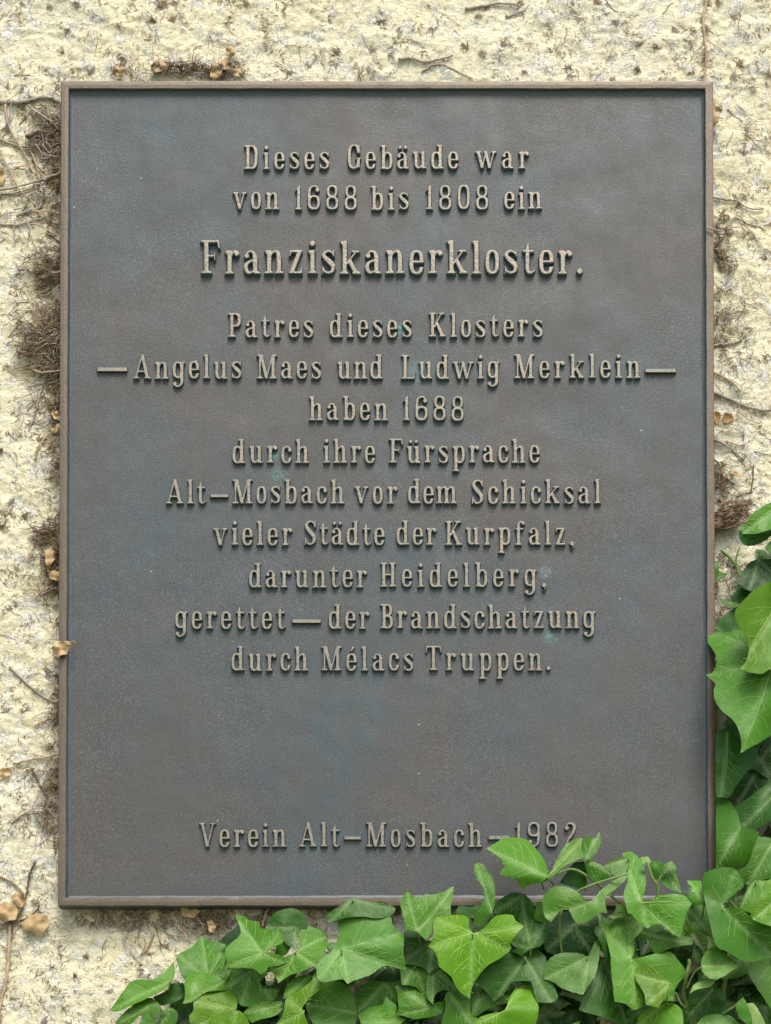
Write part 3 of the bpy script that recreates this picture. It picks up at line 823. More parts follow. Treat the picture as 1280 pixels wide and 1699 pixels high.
# tile, colour, layer (0 = at the back), stalk point, tilt (x,y), outline
LV = [
('B','l',5,(345,600),(.1,.5),[(5,765),(55,700),(110,620),(160,592),(240,592),(310,555),(365,490),(372,540),(360,600),(310,645),(230,690),(130,735),(50,770)]),
('B','d',3,None,(0,.2),[(250,690),(330,650),(350,615),(420,610),(428,660),(400,705),(330,730),(280,735)]),
('B','m',5,(225,745),(0,.3),[(35,845),(60,805),(130,740),(190,700),(240,697),(285,730),(292,760),(270,785),(240,790),(190,790),(150,815),(110,850)]),
('B','m',4,(345,765),(.1,.3),[(285,850),(300,800),(290,780),(330,752),(365,755),(388,785),(385,815),(370,860)]),
('B','g',6,None,(-.2,.3),[(165,860),(195,800),(215,775),(240,800),(275,860)]),
('B','m',4,(555,585),(0,.3),[(385,500),(390,455),(430,430),(480,400),(520,345),(560,375),(600,378),(650,395),(665,420),(655,470),(650,520),(690,540),(660,600),(600,620),(500,600),(440,600),(405,560)]),
('B','l',6,(650,600),(-.1,.4),[(415,727),(430,680),(425,610),(455,560),(510,547),(600,575),(650,600),(662,650),(600,655),(540,665),(490,705),(455,722)]),
('B','m',5,(805,540),(0,.35),[(640,600),(660,545),(720,530),(805,532),(870,550),(895,560),(850,600),(860,640),(950,645),(940,690),(915,712),(880,720),(790,740),(740,735),(700,690),(655,645)]),
('B','y',7,(700,760),(0,.5),[(450,800),(475,765),(480,710),(540,665),(620,648),(680,660),(715,700),(718,745),(700,770),(640,790),(590,800),(565,860),(465,860)]),
('B','y',8,(700,860),(0,.3),[(555,860),(580,800),(650,775),(710,762),(760,785),(800,860)]),
('B','l',8,(865,450),(.1,.3),[(710,232),(760,238),(790,260),(840,270),(850,300),(900,315),(960,318),(980,350),(975,385),(930,410),(880,440),(940,450),(990,465),(990,500),(950,515),(900,520),(880,545),(850,560),(815,535),(760,525),(700,528),(652,525),(660,480),(652,430),(680,395),(720,360),(740,330),(735,300)]),
('B','m',6,None,(.2,.1),[(930,320),(1000,335),(1025,380),(1010,430),(985,455),(930,460),(940,400),(960,370)]),
('B','l',7,(1045,440),(.05,.35),[(1060,350),(1080,310),(1130,297),(1190,320),(1220,350),(1220,410),(1200,450),(1190,530),(1150,520),(1100,540),(1060,555),(1010,570),(950,612),(930,565),(900,540),(960,520),(990,505),(990,470),(1040,440),(1070,400)]),
('B','k',2,None,(0,.3),[(615,380),(660,340),(700,310),(735,295),(740,350),(700,400),(660,398)]),
('B','d',5,(1040,300),(0,.3),[(880,300),(910,240),(960,205),(1040,195),(1090,230),(1115,290),(1060,320),(1050,420),(1000,400),(960,350),(900,330)]),
('B','l',6,(1130,570),(.1,.5),[(980,700),(985,660),(1010,610),(1060,575),(1140,562),(1130,610),(1060,650),(1020,680)]),
('B','y',8,(1090,780),(.3,.3),[(930,850),(975,790),(985,730),(1000,690),(1060,655),(1110,620),(1140,590),(1150,545),(1180,550),(1195,590),(1190,640),(1130,690),(1090,740),(1090,780),(1130,870)]),
('C','g',5,(172,1052),(0,.4),[(-110,1000),(-60,905),(0,875),(70,868),(120,895),(160,960),(175,1050),(165,1130),(-60,1130)]),
('B','l',6,(965,730),(0,.4),[(755,775),(800,740),(880,718),(975,712),(970,760),(930,795),(850,815),(800,835)]),
('C','d',6,(150,415),(0,.4),[(0,510),(50,470),(120,425),(155,405),(200,420),(250,432),(320,425),(395,465),(370,500),(300,520),(200,510),(100,520),(20,545)]),
('C','g',9,(88,690),(.05,.35),[(75,600),(70,540),(100,480),(150,445),(220,440),(290,450),(330,480),(365,515),(375,550),(400,580),(435,605),(440,650),(430,680),(440,740),(450,810),(410,800),(350,785),(310,795),(260,830),(200,855),(155,870),(125,887),(100,860),(60,865),(0,875),(-40,860),(-50,800),(-20,740),(40,700)]),
('C','l',8,(515,595),(0,.35),[(420,430),(455,365),(490,390),(520,405),(560,385),(600,388),(660,370),(718,340),(712,400),(700,460),(705,505),(640,515),(600,540),(595,600),(565,640),(530,610),(500,590),(455,585),(440,530),(430,480)]),
('C','m',8,(935,495),(.5,.0),[(830,245),(845,212),(880,215),(920,260),(945,330),(950,400),(945,450),(930,490),(900,530),(860,570),(835,545),(835,500),(870,450),(890,400),(885,350),(850,300)]),
('C','y',10,(825,605),(0,.3),[(575,680),(605,620),(600,560),(615,520),(690,505),(760,502),(800,520),(805,570),(830,605),(880,580),(920,540),(960,505),(1040,500),(1065,530),(1110,565),(1075,600),(1035,655),(1035,695),(980,740),(900,790),(850,850),(815,920),(810,970),(765,940),(730,900),(700,840),(640,790),(625,730),(600,690)]),
('C','d',6,(600,640),(.1,.3),[(440,590),(500,590),(560,640),(600,650),(640,730),(640,790),(580,830),(540,790),(470,775),(440,760)]),
('C','k',3,None,(0,.3),[(270,860),(350,795),(420,805),(430,860),(340,890),(295,880)]),
('C','m',4,(330,885),(0,.35),[(180,1000),(180,930),(210,890),(270,870),(340,875),(400,880),(405,930),(410,990),(340,1010),(240,1020),(180,1050)]),
('C','l',6,(200,1100),(0,.3),[(180,1060),(240,1020),(320,1000),(335,950),(370,985),(400,1010),(400,1060),(450,1085),(380,1130),(210,1130)]),
('C','l',7,(585,1020),(0,.35),[(390,900),(430,885),(500,890),(550,930),(570,970),(590,1000),(640,985),(665,985),(665,1020),(640,1055),(560,1075),(500,1083),(440,1065),(400,1060),(410,1000),(400,930)]),
('C','m',6,(500,790),(0,.35),[(415,800),(470,780),(540,790),(580,840),(570,900),(565,970),(540,940),(500,900),(430,890)]),
('C','g',7,(600,800),(.2,.3),[(580,800),(620,790),(670,830),(730,900),(770,950),(740,960),(680,920),(620,940),(600,1000),(570,960),(565,880)]),
('C','l',8,(690,935),(0,.35),[(645,1130),(670,1020),(670,950),(700,925),(760,960),(810,975),(815,1060),(850,1075),(830,1130)]),
('C','m',7,(860,975),(0,.3),[(815,1070),(815,900),(850,880),(900,930),(940,985),(990,970),(1030,930),(1045,890),(1050,940),(1030,990),(960,1005),(900,1030),(850,1065)]),
('C','d',8,(1115,735),(0,.3),[(850,860),(900,790),(980,740),(1040,700),(1080,710),(1120,735),(1150,700),(1170,690),(1230,730),(1240,800),(1250,870),(1280,900),(1300,960),(1270,990),(1210,990),(1180,980),(1150,870),(1090,870),(1040,880),(990,950),(940,985),(910,930),(860,900)]),
('C','d',7,(1150,690),(0,.2),[(1040,700),(1070,690),(1035,655),(1075,600),(1110,565),(1080,520),(1105,455),(1150,520),(1190,525),(1230,535),(1240,600),(1210,670),(1150,690),(1100,730)]),
('C','y',10,(1005,1035),(0,.35),[(800,1130),(860,1075),(930,1050),(1005,1035),(1030,960),(1080,900),(1130,870),(1155,910),(1190,1000),(1190,1060),(1170,1130)]),
('C','l',10,(1240,290),(.1,.2),[(900,130),(950,100),(985,75),(1040,67),(1110,75),(1160,110),(1200,160),(1235,220),(1240,280),(1210,320),(1150,330),(1100,360),(1070,310),(1030,290),(975,275),(985,250),(1005,230),(975,180)]),
('C','d',5,(1100,390),(0,.3),[(945,490),(950,440),(990,405),(1050,375),(1110,385),(1150,420),(1170,480),(1160,540),(1110,560),(1070,535),(1000,515)]),
('C','m',7,None,(.4,.0),[(1165,520),(1180,430),(1210,425),(1220,480),(1235,540),(1190,535)]),
('C','d',6,None,(0,.3),[(725,490),(750,450),(820,455),(865,430),(860,480),(830,515),(780,515)]),
('E','l',9,(-5,312),(-.1,.4),[(0,300),(50,260),(80,190),(130,110),(190,75),(225,70),(220,130),(235,180),(170,205),(110,240),(60,285),(0,322)]),
('E','m',8,(240,195),(.3,.1),[(215,130),(250,55),(270,70),(300,75),(318,35),(330,80),(315,130),(290,170),(260,200),(235,180)]),
('E','m',8,(238,192),(.1,.4),[(235,190),(270,200),(330,220),(360,250),(390,270),(360,300),(300,320),(270,300),(250,250)]),
('E','g',7,(480,180),(-.1,.4),[(345,230),(390,190),(440,175),(480,175),(490,210),(470,250),(430,285),(400,275)]),
('E','d',6,None,(-.3,.1),[(95,320),(140,260),(180,210),(240,200),(250,290),(245,365),(180,345)]),
('E','l',10,(280,425),(0,.35),[(5,400),(50,350),(120,340),(190,365),(230,400),(250,425),(290,420),(310,385),(370,330),(430,290),(470,250),(480,285),(440,330),(380,380),(350,410),(365,490),(310,490),(270,530),(210,545),(180,530),(150,470),(100,480),(50,540),(15,510),(5,460)]),
('E','l',10,(550,435),(0,.3),[(445,155),(490,147),(540,180),(575,250),(580,330),(565,400),(560,430),(620,410),(700,385),(790,390),(840,435),(810,480),(790,560),(775,628),(720,600),(680,560),(630,550),(590,575),(540,540),(500,495),(480,490),(465,440),(455,380),(475,320),(480,260),(470,200)]),
('E','p',9,None,(.2,.2),[(550,180),(590,172),(610,205),(585,225),(560,212)]),
('E','m',8,None,(.2,.0),[(600,200),(640,195),(680,215),(670,255),(655,300),(625,300),(610,250)]),
('E','m',10,(690,262),(.2,.2),[(665,260),(690,210),(725,200),(750,230),(745,275),(710,255)]),
('E','g',9,(690,265),(.2,.4),[(655,285),(690,262),(745,275),(765,320),(780,378),(720,360),(660,310)]),
('E','m',7,(470,495),(0,.3),[(365,510),(405,480),(415,435),(470,455),(490,505),(430,515),(400,525)]),
('E','l',7,(905,430),(0,.3),[(808,310),(850,308),(890,310),(900,400),(915,445),(860,440),(815,400),(840,350)]),
('E','m',5,(800,440),(0,.3),[(780,540),(820,450),(900,430),(930,500),(950,560),(975,650),(890,600),(830,605),(780,640)]),
('E','k',2,None,(0,.3),[(780,380),(840,330),(930,400),(900,470),(800,460)]),
('E','m',8,(560,600),(0,.4),[(540,620),(590,580),(640,550),(700,590),(775,610),(800,620),(845,630),(840,665),(770,675),(700,695),(635,722),(610,690),(595,640)]),
('E','l',10,(495,750),(-.1,.25),[(315,550),(400,525),(490,500),(540,530),(580,575),(540,610),(510,650),(515,700),(500,745),(560,735),(640,715),(710,705),(760,750),(800,810),(800,840),(750,900),(740,980),(700,980),(600,960),(570,990),(560,1010),(515,1032),(470,1000),(405,985),(395,900),(385,800),(380,720),(360,640),(340,590)]),
('E','y',12,(715,885),(.1,.3),[(520,830),(545,780),(610,780),(650,820),(720,880),(745,910),(700,950),(650,1018),(580,1000),(570,940),(530,870)]),
('E','k',4,(180,560),(0,.3),[(5,620),(20,530),(150,480),(310,500),(320,600),(280,720),(160,725),(100,730),(20,700)]),
('E','d',8,None,(-.4,.1),[(290,590),(318,548),(345,600),(370,680),(388,780),(360,750),(320,640)]),
('E','g',9,(255,735),(0,.35),[(12,860),(20,780),(60,730),(130,712),(210,715),(255,735),(300,640),(320,650),(320,730),(300,830),(280,870),(230,945),(180,935),(110,910),(60,875)]),
('E','d',7,(350,750),(0,.3),[(205,1030),(240,940),(290,860),(300,760),(360,735),(410,850),(430,980),(460,1040),(480,1130),(330,1070),(230,1040)]),
('E','d',4,(560,1030),(0,.3),[(440,1130),(470,1040),(520,1020),(600,1000),(640,1030),(560,1130)]),
('E','y',9,(700,990),(0,.35),[(525,1130),(550,1050),(620,1010),(700,985),(780,1030),(790,1130)]),
('E','l',11,(890,790),(0,.35),[(888,790),(900,730),(940,685),(990,685),(1040,730),(1105,785),(1050,820),(980,860),(920,845)]),
('E','p',10,None,(.1,.6),[(825,940),(850,890),(900,870),(975,862),(940,900),(870,915)]),
('E','d',5,(960,910),(0,.3),[(820,960),(880,910),(940,895),(1000,950),(1050,1020),(1000,1055),(880,1080),(820,1060)]),
('E','d',7,None,(0,.3),[(950,895),(1020,930),(1022,985),(975,950)]),
('E','d',5,(850,700),(0,.3),[(840,720),(845,660),(880,680),(900,720),(880,760),(850,760)]),
('E','g',8,(1000,1130),(0,.4),[(850,1130),(900,1070),(980,1055),(1060,1070),(1120,1130)]),
('E','m',10,None,(.4,.2),[(1085,1000),(1125,960),(1150,1010),(1175,1090),(1160,1130),(1100,1065)]),
('E','p',9,None,(-.2,.3),[(1135,1000),(1180,995),(1220,1050),(1255,1125),(1180,1110)]),
('E','m',10,(1010,465),(-.05,.25),[(900,280),(960,245),(1020,235),(1080,245),(1115,290),(1128,340),(1080,380),(1020,430),(1012,460),(1100,460),(1170,510),(1290,570),(1300,650),(1280,720),(1200,760),(1120,755),(1040,710),(980,680),(960,640),(940,550),(920,470),(905,390)]),
('E','y',12,(1300,420),(-.1,.3),[(1168,480),(1200,450),(1240,330),(1300,290),(1360,380),(1340,570),(1270,560),(1180,525)]),
('E','l',8,(1190,310),(0,.3),[(1100,470),(1140,370),(1180,315),(1290,300),(1260,400),(1200,450),(1170,490)]),
('E','m',7,(1300,80),(0,.3),[(1095,250),(1150,215),(1180,130),(1210,60),(1270,70),(1320,90),(1320,300),(1240,300),(1150,330),(1125,310)]),
('E','g',6,(1290,730),(0,.35),[(1150,790),(1200,745),(1280,725),(1340,800),(1340,1020),(1280,1020),(1230,950),(1170,860)]),
('R','l',8,(930,790),(-.1,.4),[(645,1000),(700,880),(790,810),(849,780),(930,770),(950,900),(900,950),(830,975),(740,1000)]),
('R','d',6,(830,990),(0,.4),[(615,960),(665,930),(700,970),(830,960),(860,1010),(770,1070),(700,1085),(640,1060)]),
('R','m',6,(900,1050),(0,.3),[(805,1100),(849,1050),(920,1030),(940,1150),(860,1150)]),
('R','k',5,(760,1185),(0,.3),[(600,1340),(650,1270),(700,1200),(760,1185),(849,1180),(950,1200),(950,1360),(780,1400),(690,1400),(640,1370)]),
('R','d',4,None,(0,.3),[(560,1460),(580,1420),(640,1385),(700,1400),(660,1490),(600,1490)]),
('R','m',6,None,(0,.5),[(475,1448),(540,1478),(615,1485),(590,1515),(520,1505)]),
('R','m',2,None,(0,.5),[(455,1300),(490,1275),(545,1285),(530,1300),(470,1325)]),
('R','m',2,None,(0,.1),[(450,1190),(475,1200),(482,1250),(470,1300),(450,1320)]),
('Q','y',11,(960,-60),(-.15,.25),[(595,100),(600,50),(640,0),(700,-60),(760,-110),(850,-145),(980,-160),(1060,-60),(1060,200),(960,430),(840,470),(790,500),(720,498),(660,480),(630,465),(670,420),(690,350),(690,290),(660,230),(620,170)]),
('Q','d',3,None,(0,.3),[(455,160),(500,110),(560,60),(620,20),(660,120),(620,200),(520,210)]),
('Q','l',9,(860,400),(-.1,.35),[(390,510),(440,490),(465,430),(460,370),(430,320),(400,270),(410,200),(435,178),(500,205),(560,205),(620,190),(740,210),(860,360),(960,440),(1010,600),(980,800),(900,900),(849,935),(760,990),(635,1060),(640,980),(610,870),(560,810),(500,760),(455,690),(445,620),(455,570)]),
('Q','d',5,(540,920),(0,.25),[(460,1050),(465,920),(540,880),(620,960),(680,1000),(765,1030),(755,1070),(720,1140),(650,1230),(600,1300),(560,1365),(500,1370),(460,1340)]),
('Q','k',3,(900,960),(0,.3),[(540,1370),(600,1290),(720,1140),(780,1040),(860,950),(980,940),(980,1250),(849,1300),(740,1350),(600,1440)]),
('Q','d',6,(950,1270),(0,.3),[(590,1440),(700,1370),(800,1290),(860,1260),(980,1270),(980,1520),(849,1540),(740,1595),(650,1580)]),
('Q','m',8,(630,1580),(.05,.25),[(462,1350),(520,1360),(580,1430),(620,1500),(640,1570),(700,1590),(750,1610),(765,1650),(740,1720),(700,1800),(650,1850),(560,1870),(462,1870)]),
]
ivy = empty('ivy_plant', P(1150, 1690, 10))
tag(ivy, 'green ivy with lobed leaves climbing over the lower right corner of the plaque', 'ivy')
def layer_depth(L, py, px):
    base = 34 + 10*L
    if px > 1185 and py < 1420: base = 10 + 8*L + (12 if L >= 9 else 0)
    elif py > 1560: base = 24 + 10*L
    return base
petT = Tubes()
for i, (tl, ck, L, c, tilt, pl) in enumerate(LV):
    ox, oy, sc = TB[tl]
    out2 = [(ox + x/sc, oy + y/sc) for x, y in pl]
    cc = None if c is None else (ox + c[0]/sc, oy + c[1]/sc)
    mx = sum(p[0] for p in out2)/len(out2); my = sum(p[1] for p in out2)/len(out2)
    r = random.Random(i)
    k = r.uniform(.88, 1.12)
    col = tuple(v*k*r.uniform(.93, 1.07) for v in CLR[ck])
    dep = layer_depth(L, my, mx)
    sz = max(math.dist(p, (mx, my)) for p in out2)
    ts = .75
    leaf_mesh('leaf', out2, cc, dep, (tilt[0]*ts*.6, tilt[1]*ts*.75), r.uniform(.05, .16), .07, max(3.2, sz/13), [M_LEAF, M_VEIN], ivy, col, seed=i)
    if cc is not None:
        # stalk running back towards the main stems
        ex = r.uniform(-14, 14); ey = r.uniform(12, 30)
        pts = [P(cc[0], cc[1], dep+1.5), P(cc[0]+ex*.4, cc[1]+ey*.4, dep-10), P(cc[0]+ex, cc[1]+ey, dep-30)]
        petT.add(pts, [1.5*S, 1.4*S, 1.3*S], 6, 0)

# leaves behind, of the same kind: smaller, seen only through the gaps, whose shade is put into their dark greens
GEN = [(0, -8), (-14, -30), (-44, -36), (-40, -12), (-62, 4), (-36, 22), (-24, 50), (0, 82), (24, 50), (38, 22), (62, 2), (40, -14), (42, -38), (14, -28)]
SKY = [(190, 1690), (300, 1610), (330, 1580), (420, 1550), (560, 1535), (700, 1530), (860, 1500), (1000, 1480), (1100, 1480), (1189, 1470), (1200, 1300), (1206, 1100), (1225, 1000), (1240, 930), (1290, 850)]
def skyline(x):
    for a, b in zip(SKY[:-1], SKY[1:]):
        if a[0] <= x <= b[0]: return a[1] + (b[1]-a[1])*(x-a[0])/(b[0]-a[0]+1e-6)
    return 1640 if x < 190 else 850
r = random.Random(5)
count = 0; tries = 0
gx_pts = []
NF = 300 - len(LV)
while count < NF and tries < 60000:
    tries += 1
    inner = count < NF - 48
    if inner: x = r.uniform(250, 1330); y = r.uniform(900, 1740)
    else: x = r.uniform(250, 1500); y = r.uniform(860, 1880)
    vis_out = x > 1310 or y > 1725
    if not inner and not vis_out: continue
    if y < skyline(x) + (36 if x > 1185 else 30): continue
    if x < 1200 and y < (1552 if x < 600 else 1530): continue
    if 1186 <= x < 1222 and y < 1500: continue
    if any((x-a)**2+(y-b)**2 < (32 if not inner else 22)**2 for a, b in gx_pts): continue
    gx_pts.append((x, y))
    s_ = r.uniform(.50, .72) if not vis_out else r.uniform(.55, .8)
    if y < 1460: s_ *= .8
    an = r.uniform(-.9, .9)
    dep = r.uniform(9, 38) if not vis_out else r.uniform(25, 110)
    if x < 1200 and y < 1552: dep = r.uniform(37, 42)
    ol = [(x + s_*(p[0]*math.cos(an)-p[1]*math.sin(an))*r.uniform(.92, 1.08), y + s_*(p[0]*math.sin(an)+p[1]*math.cos(an))*r.uniform(.92, 1.08)) for p in GEN]
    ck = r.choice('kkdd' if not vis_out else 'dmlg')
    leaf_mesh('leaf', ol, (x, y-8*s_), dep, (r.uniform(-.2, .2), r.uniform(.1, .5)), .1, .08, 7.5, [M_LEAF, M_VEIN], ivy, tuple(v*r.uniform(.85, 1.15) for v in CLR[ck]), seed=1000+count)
    count += 1
petT.build('leaf_stalks', [M_STEM[3]], ivy)['kind'] = 'stuff'
def ivy_stem(name, pts, r0, r1, mat, parent):
    T = Tubes(); q = catmull([P(*p) for p in pts], 6)
    m_ = len(q)
    T.add([tuple(v) for v in q], [(r0+(r1-r0)*i/(m_-1))*S for i in range(m_)], 8, 0)
    return T.build(name, [mat], parent)
for pts, r0, r1 in (
    ([(1180, 1745, 14), (1215, 1560, 20), (1222, 1400, 14), (1232, 1250, 14), (1240, 1120, 14), (1230, 960, 10), (1197, 912, 9)], 5, 2.6),
    ([(1228, 960, 12), (1222, 930, 12), (1228, 907, 14)], 1.6, 1.2),
    ([(1180, 1745, 14), (1000, 1620, 22), (860, 1590, 22), (700, 1600, 20), (480, 1640, 16), (300, 1665, 14)], 5, 2.5),
    ([(1180, 1745, 30), (1137, 1660, 60), (1138, 1625, 120), (1144, 1600, 132), (1143, 1592, 134)], 3.2, 2.6),
    ([(1140, 1640, 112), (1152, 1615, 125), (1163, 1606, 138)], 1.6, 1.3),
    ([(1138, 1672, 96), (1130, 1665, 110), (1122, 1648, 120)], 1.8, 1.5),
    ([(1060, 1560, 90), (1092, 1484, 118), (1082, 1455, 124), (1074, 1430, 126)], 3.2, 2.2),
    ([(1092, 1484, 118), (1093, 1462, 126), (1104, 1448, 130)], 1.8, 1.4),
    ([(1200, 1682, 100), (1212, 1675, 112), (1226, 1666, 120)], 2.0, 1.6),
    ([(905, 1462, 120), (920, 1452, 125), (960, 1445, 112), (1030, 1500, 80)], 2.0, 2.0),
    ([(940, 1630, 60), (935, 1500, 110), (1040, 1450, 130)], 2.2, 1.6),
    ([(1245, 1530, 90), (1215, 1500, 105), (1206, 1493, 110)], 2.6, 2.0)):
    ivy_stem('stem', pts, r0, r1, M_STEM[3], ivy)

# ------------------------------------------------------------------ dead stems still clinging to the wall
def dead_stem(pts, r0, mi, lift, label, hairs=0, r1=None):
    r1 = r0*.6 if r1 is None else r1
    q = catmull([(p[0], p[1], (p[2] if len(p) > 2 else lift)) for p in pts], 7)
    m_ = len(q); root = None
    P3 = []
    for i, a in enumerate(q):
        j = .5*math.sin(i*1.7+pts[0][0])
        P3.append(on_wall(a[0]+j, a[1]+j*.7, a[2]) if a[2] < 20 else P(a[0], a[1], a[2]))
    T = Tubes()
    T.add(P3, [(r0+(r1-r0)*i/(m_-1))*(1+.14*math.sin(i*2.3+pts[0][1]))*S for i in range(m_)], 8, 0)
    o = T.build('dead_ivy_stem', [M_STEM[mi]])
    tag(o, label, 'dead stem', 'dead ivy stems on the wall')
    return o, q
HT = Tubes()
def hairs_along(q, n, ln, mi):
    for _ in range(n):
        i = random.randrange(len(q)-1); a = q[i]; b = q[i+1]
        an = math.atan2(b[1]-a[1], b[0]-a[0]) + random.choice((-1, 1))*random.uniform(.7, 1.9)
        hair(HT, a[0], a[1], an, random.uniform(.5, 1.3)*ln, random.uniform(-.35, .35), random.uniform(.45, .8), mi)
DS = [
([(-8,166),(40,169),(75,161),(104,172),(125,180)], 3.3, 0, 3.0, 'grey weathered stem running level into the upper left side of the plaque', 10),
([(8,172),(15,210),(36,247),(50,272),(53,284)], 2.3, 1, 4.5, 'tan stem slanting down from the level grey stem left of the plaque', 6),
([(-6,240),(14,280),(36,320),(60,342)], 2.2, 1, 6.0, 'long straight tan stem slanting down at the left edge beside the brown leaf', 6),
([(48,177),(70,198),(95,222),(115,240)], 2.0, 0, 5.0, 'upper of two pale roots slanting into the top left side of the plaque', 14),
([(62,190),(80,200),(104,212)], 2.0, 0, 7.0, 'short pale root forked beside the top left side of the plaque', 8),
([(-5,228),(22,238),(48,243),(75,240),(110,252)], 1.9, 0, 3.0, 'thin grey stem crossing behind the dark stub left of the plaque', 20),
([(46,230),(62,222),(90,217),(112,214)], 3.8, 2, 6.0, 'thick dark broken stub pointing left beside the upper plaque', 16),
([(-5,318),(40,309),(80,296),(112,284)], 2.0, 0, 5.0, 'greenish grey stem rising to the right across the tan stems', 6),
([(-5,326),(45,316),(72,300),(82,288)], 1.7, 0, 3.4, 'lower grey stem rising beside the long straight tan one', 6),
([(28,360),(48,350),(66,344),(70,330),(76,306),(82,288)], 2.4, 0, 4.0, 'hooked grey stem curling up below the crossing stems', 10),
([(-5,373),(28,373),(62,364),(108,352)], 1.8, 0, 2.5, 'low grey stem just below the hooked stem', 22),
([(50,250),(56,262),(62,280),(65,300)], 1.6, 1, 5.0, 'short tan stem hanging beside the hooked stem', 4),
([(73,303),(85,297),(108,288)], 2.6, 0, 8.0, 'short stout grey piece touching the plaque above the tuft', 2),
([(72,464),(84,458),(106,453)], 3.0, 0, 12.0, 'pale broken root end in the brown tuft left of the plaque', 6),
([(58,617),(70,621),(86,619),(108,616)], 1.8, 1, 12.0, 'tan root curving under the largest brown tuft', 2),
([(68,640),(62,668),(57,690),(47,713)], 1.8, 0, 3.0, 'thin stem hanging down below the largest brown tuft', 8),
([(60,766),(62,748),(70,734),(84,718),(104,712)], 1.9, 1, 4.5, 'curved tan stem below the curled orange leaf pieces', 4),
([(72,988),(84,982),(106,972)], 2.4, 2, 8.0, 'dark broken twig sticking out under the orange leaves', 2),
([(15,1106),(38,1128),(60,1147),(80,1160),(104,1172)], 1.9, 0, 2.0, 'straight twig slanting down towards the lower left side of the plaque', 24),
([(57,1205),(66,1198),(78,1194),(92,1194)], 1.9, 1, 4.0, 'short arched tan twig beside the lower left side of the plaque', 2),
([(22,1268),(48,1262),(72,1258),(104,1252)], 1.7, 1, 4.0, 'thin straight twig lying level near the lower left side of the plaque', 2),
([(52,1274),(64,1298),(75,1318),(104,1346)], 1.6, 2, 3.0, 'dark bent twig under the level twig at lower left', 6),
([(18,1366),(34,1354),(52,1346),(74,1346),(104,1334)], 1.7, 1, 3.0, 'arched brown twig reaching the plaque near its lower left corner', 10),
([(-6,1452),(14,1460),(28,1470),(40,1484)], 2.6, 1, 3.5, 'thick tan stem entering at the left edge above the dry leaves', 4),
([(60,1430),(50,1450),(46,1470),(42,1492),(30,1524),(12,1532),(-6,1540)], 1.9, 2, 5.0, 'brown stem winding down between the dry leaves', 14),
([(16,1534),(14,1580),(10,1625),(2,1660),(-3,1710)], 3.4, 1, 2.4, 'upright brown stem with root hairs at the bottom left edge', 90),
([(66,1502),(52,1520),(24,1532),(-5,1546)], 1.8, 2, 6.0, 'dark twig passing above the largest dry leaf', 2),
([(255,1548),(250,1562),(241,1578),(234,1584)], 2.4, 1, 3.0, 'flat tan stick hanging under the bottom rim of the plaque', 0),
([(300,1500),(300,1520),(302,1545)], 2.4, 1, 2.0, 'short stem peeping out under the bottom rim near the ivy', 6),
([(445,1510),(440,1522),(436,1538)], 2.3, 1, 9.0, 'pale stick between the bottom rim and the ivy leaves', 0),
([(662,101),(682,98),(702,103),(728,99),(752,93)], 2.3, 0, 3.0, 'wavy grey stem just above the top rim of the plaque', 4),
([(772,12),(800,8),(825,3),(860,6)], 2.3, 0, 3.0, 'grey stem at the top edge above the middle of the plaque', 6),
([(840,26),(858,20),(872,17)], 2.0, 0, 3.0, 'short grey stem end near the top edge right of the middle', 2),
([(700,118),(722,106),(744,110),(785,130)], 1.3, 1, 1.5, 'thin buried root arching under the wavy grey stem', 0),
([(1176,-8),(1168,30),(1172,70),(1173,100),(1168,140)], 3.0, 1, .6, 'upright flat stem remnant above the top right corner of the plaque', 70),
([(1176,326),(1205,330),(1224,332),(1236,343),(1254,348),(1268,346)], 1.6, 0, 3.0, 'thin bent stem leaving the right side of the plaque near the top', 6),
([(1174,378,36),(1184,380,37),(1192,382,34),(1200,383,20)], 1.5, 0, 30, 'tiny twig hooked over the right rim of the plaque', 0),
([(1178,574),(1205,570),(1226,565),(1234,556),(1236,540)], 2.0, 0, 3.0, 'grey stem turning upward right of the middle of the plaque', 26),
([(1178,618),(1200,626),(1216,638),(1230,652)], 2.0, 1, 3.0, 'short slanting stem above the thick grey one at right', 8),
([(1176,650),(1196,658),(1214,664),(1232,674),(1256,680),(1292,680)], 3.2, 0, 4.0, 'thick grey stem sweeping from the right rim to the edge', 24),
([(1178,728),(1196,735),(1210,742)], 2.6, 0, 4.0, 'short stout stem end right of the plaque below the round hole', 2),
([(1214,744),(1224,753),(1233,761)], 1.4, 0, 2.0, 'little slanting twig right of the short stout stem end', 0),
([(1178,782),(1198,790),(1220,804)], 2.6, 2, 3.0, 'dark stem end pointing down right above the dead stump', 4),
([(1188,796),(1202,808),(1217,823)], 1.5, 1, 3.0, 'thin stick slanting beside the dark stem end above the stump', 0),
([(1252,770),(1248,812),(1238,818),(1222,824)], 1.2, 2, 1.5, 'fine hooked root near the right edge above the stump', 0),
]
for pts, r0, mi, lift, label, nh in DS:
    o, q = dead_stem(pts, r0, mi, lift, label)
    if nh: hairs_along(q, nh, 9, random.choice((0, 1, 1)))

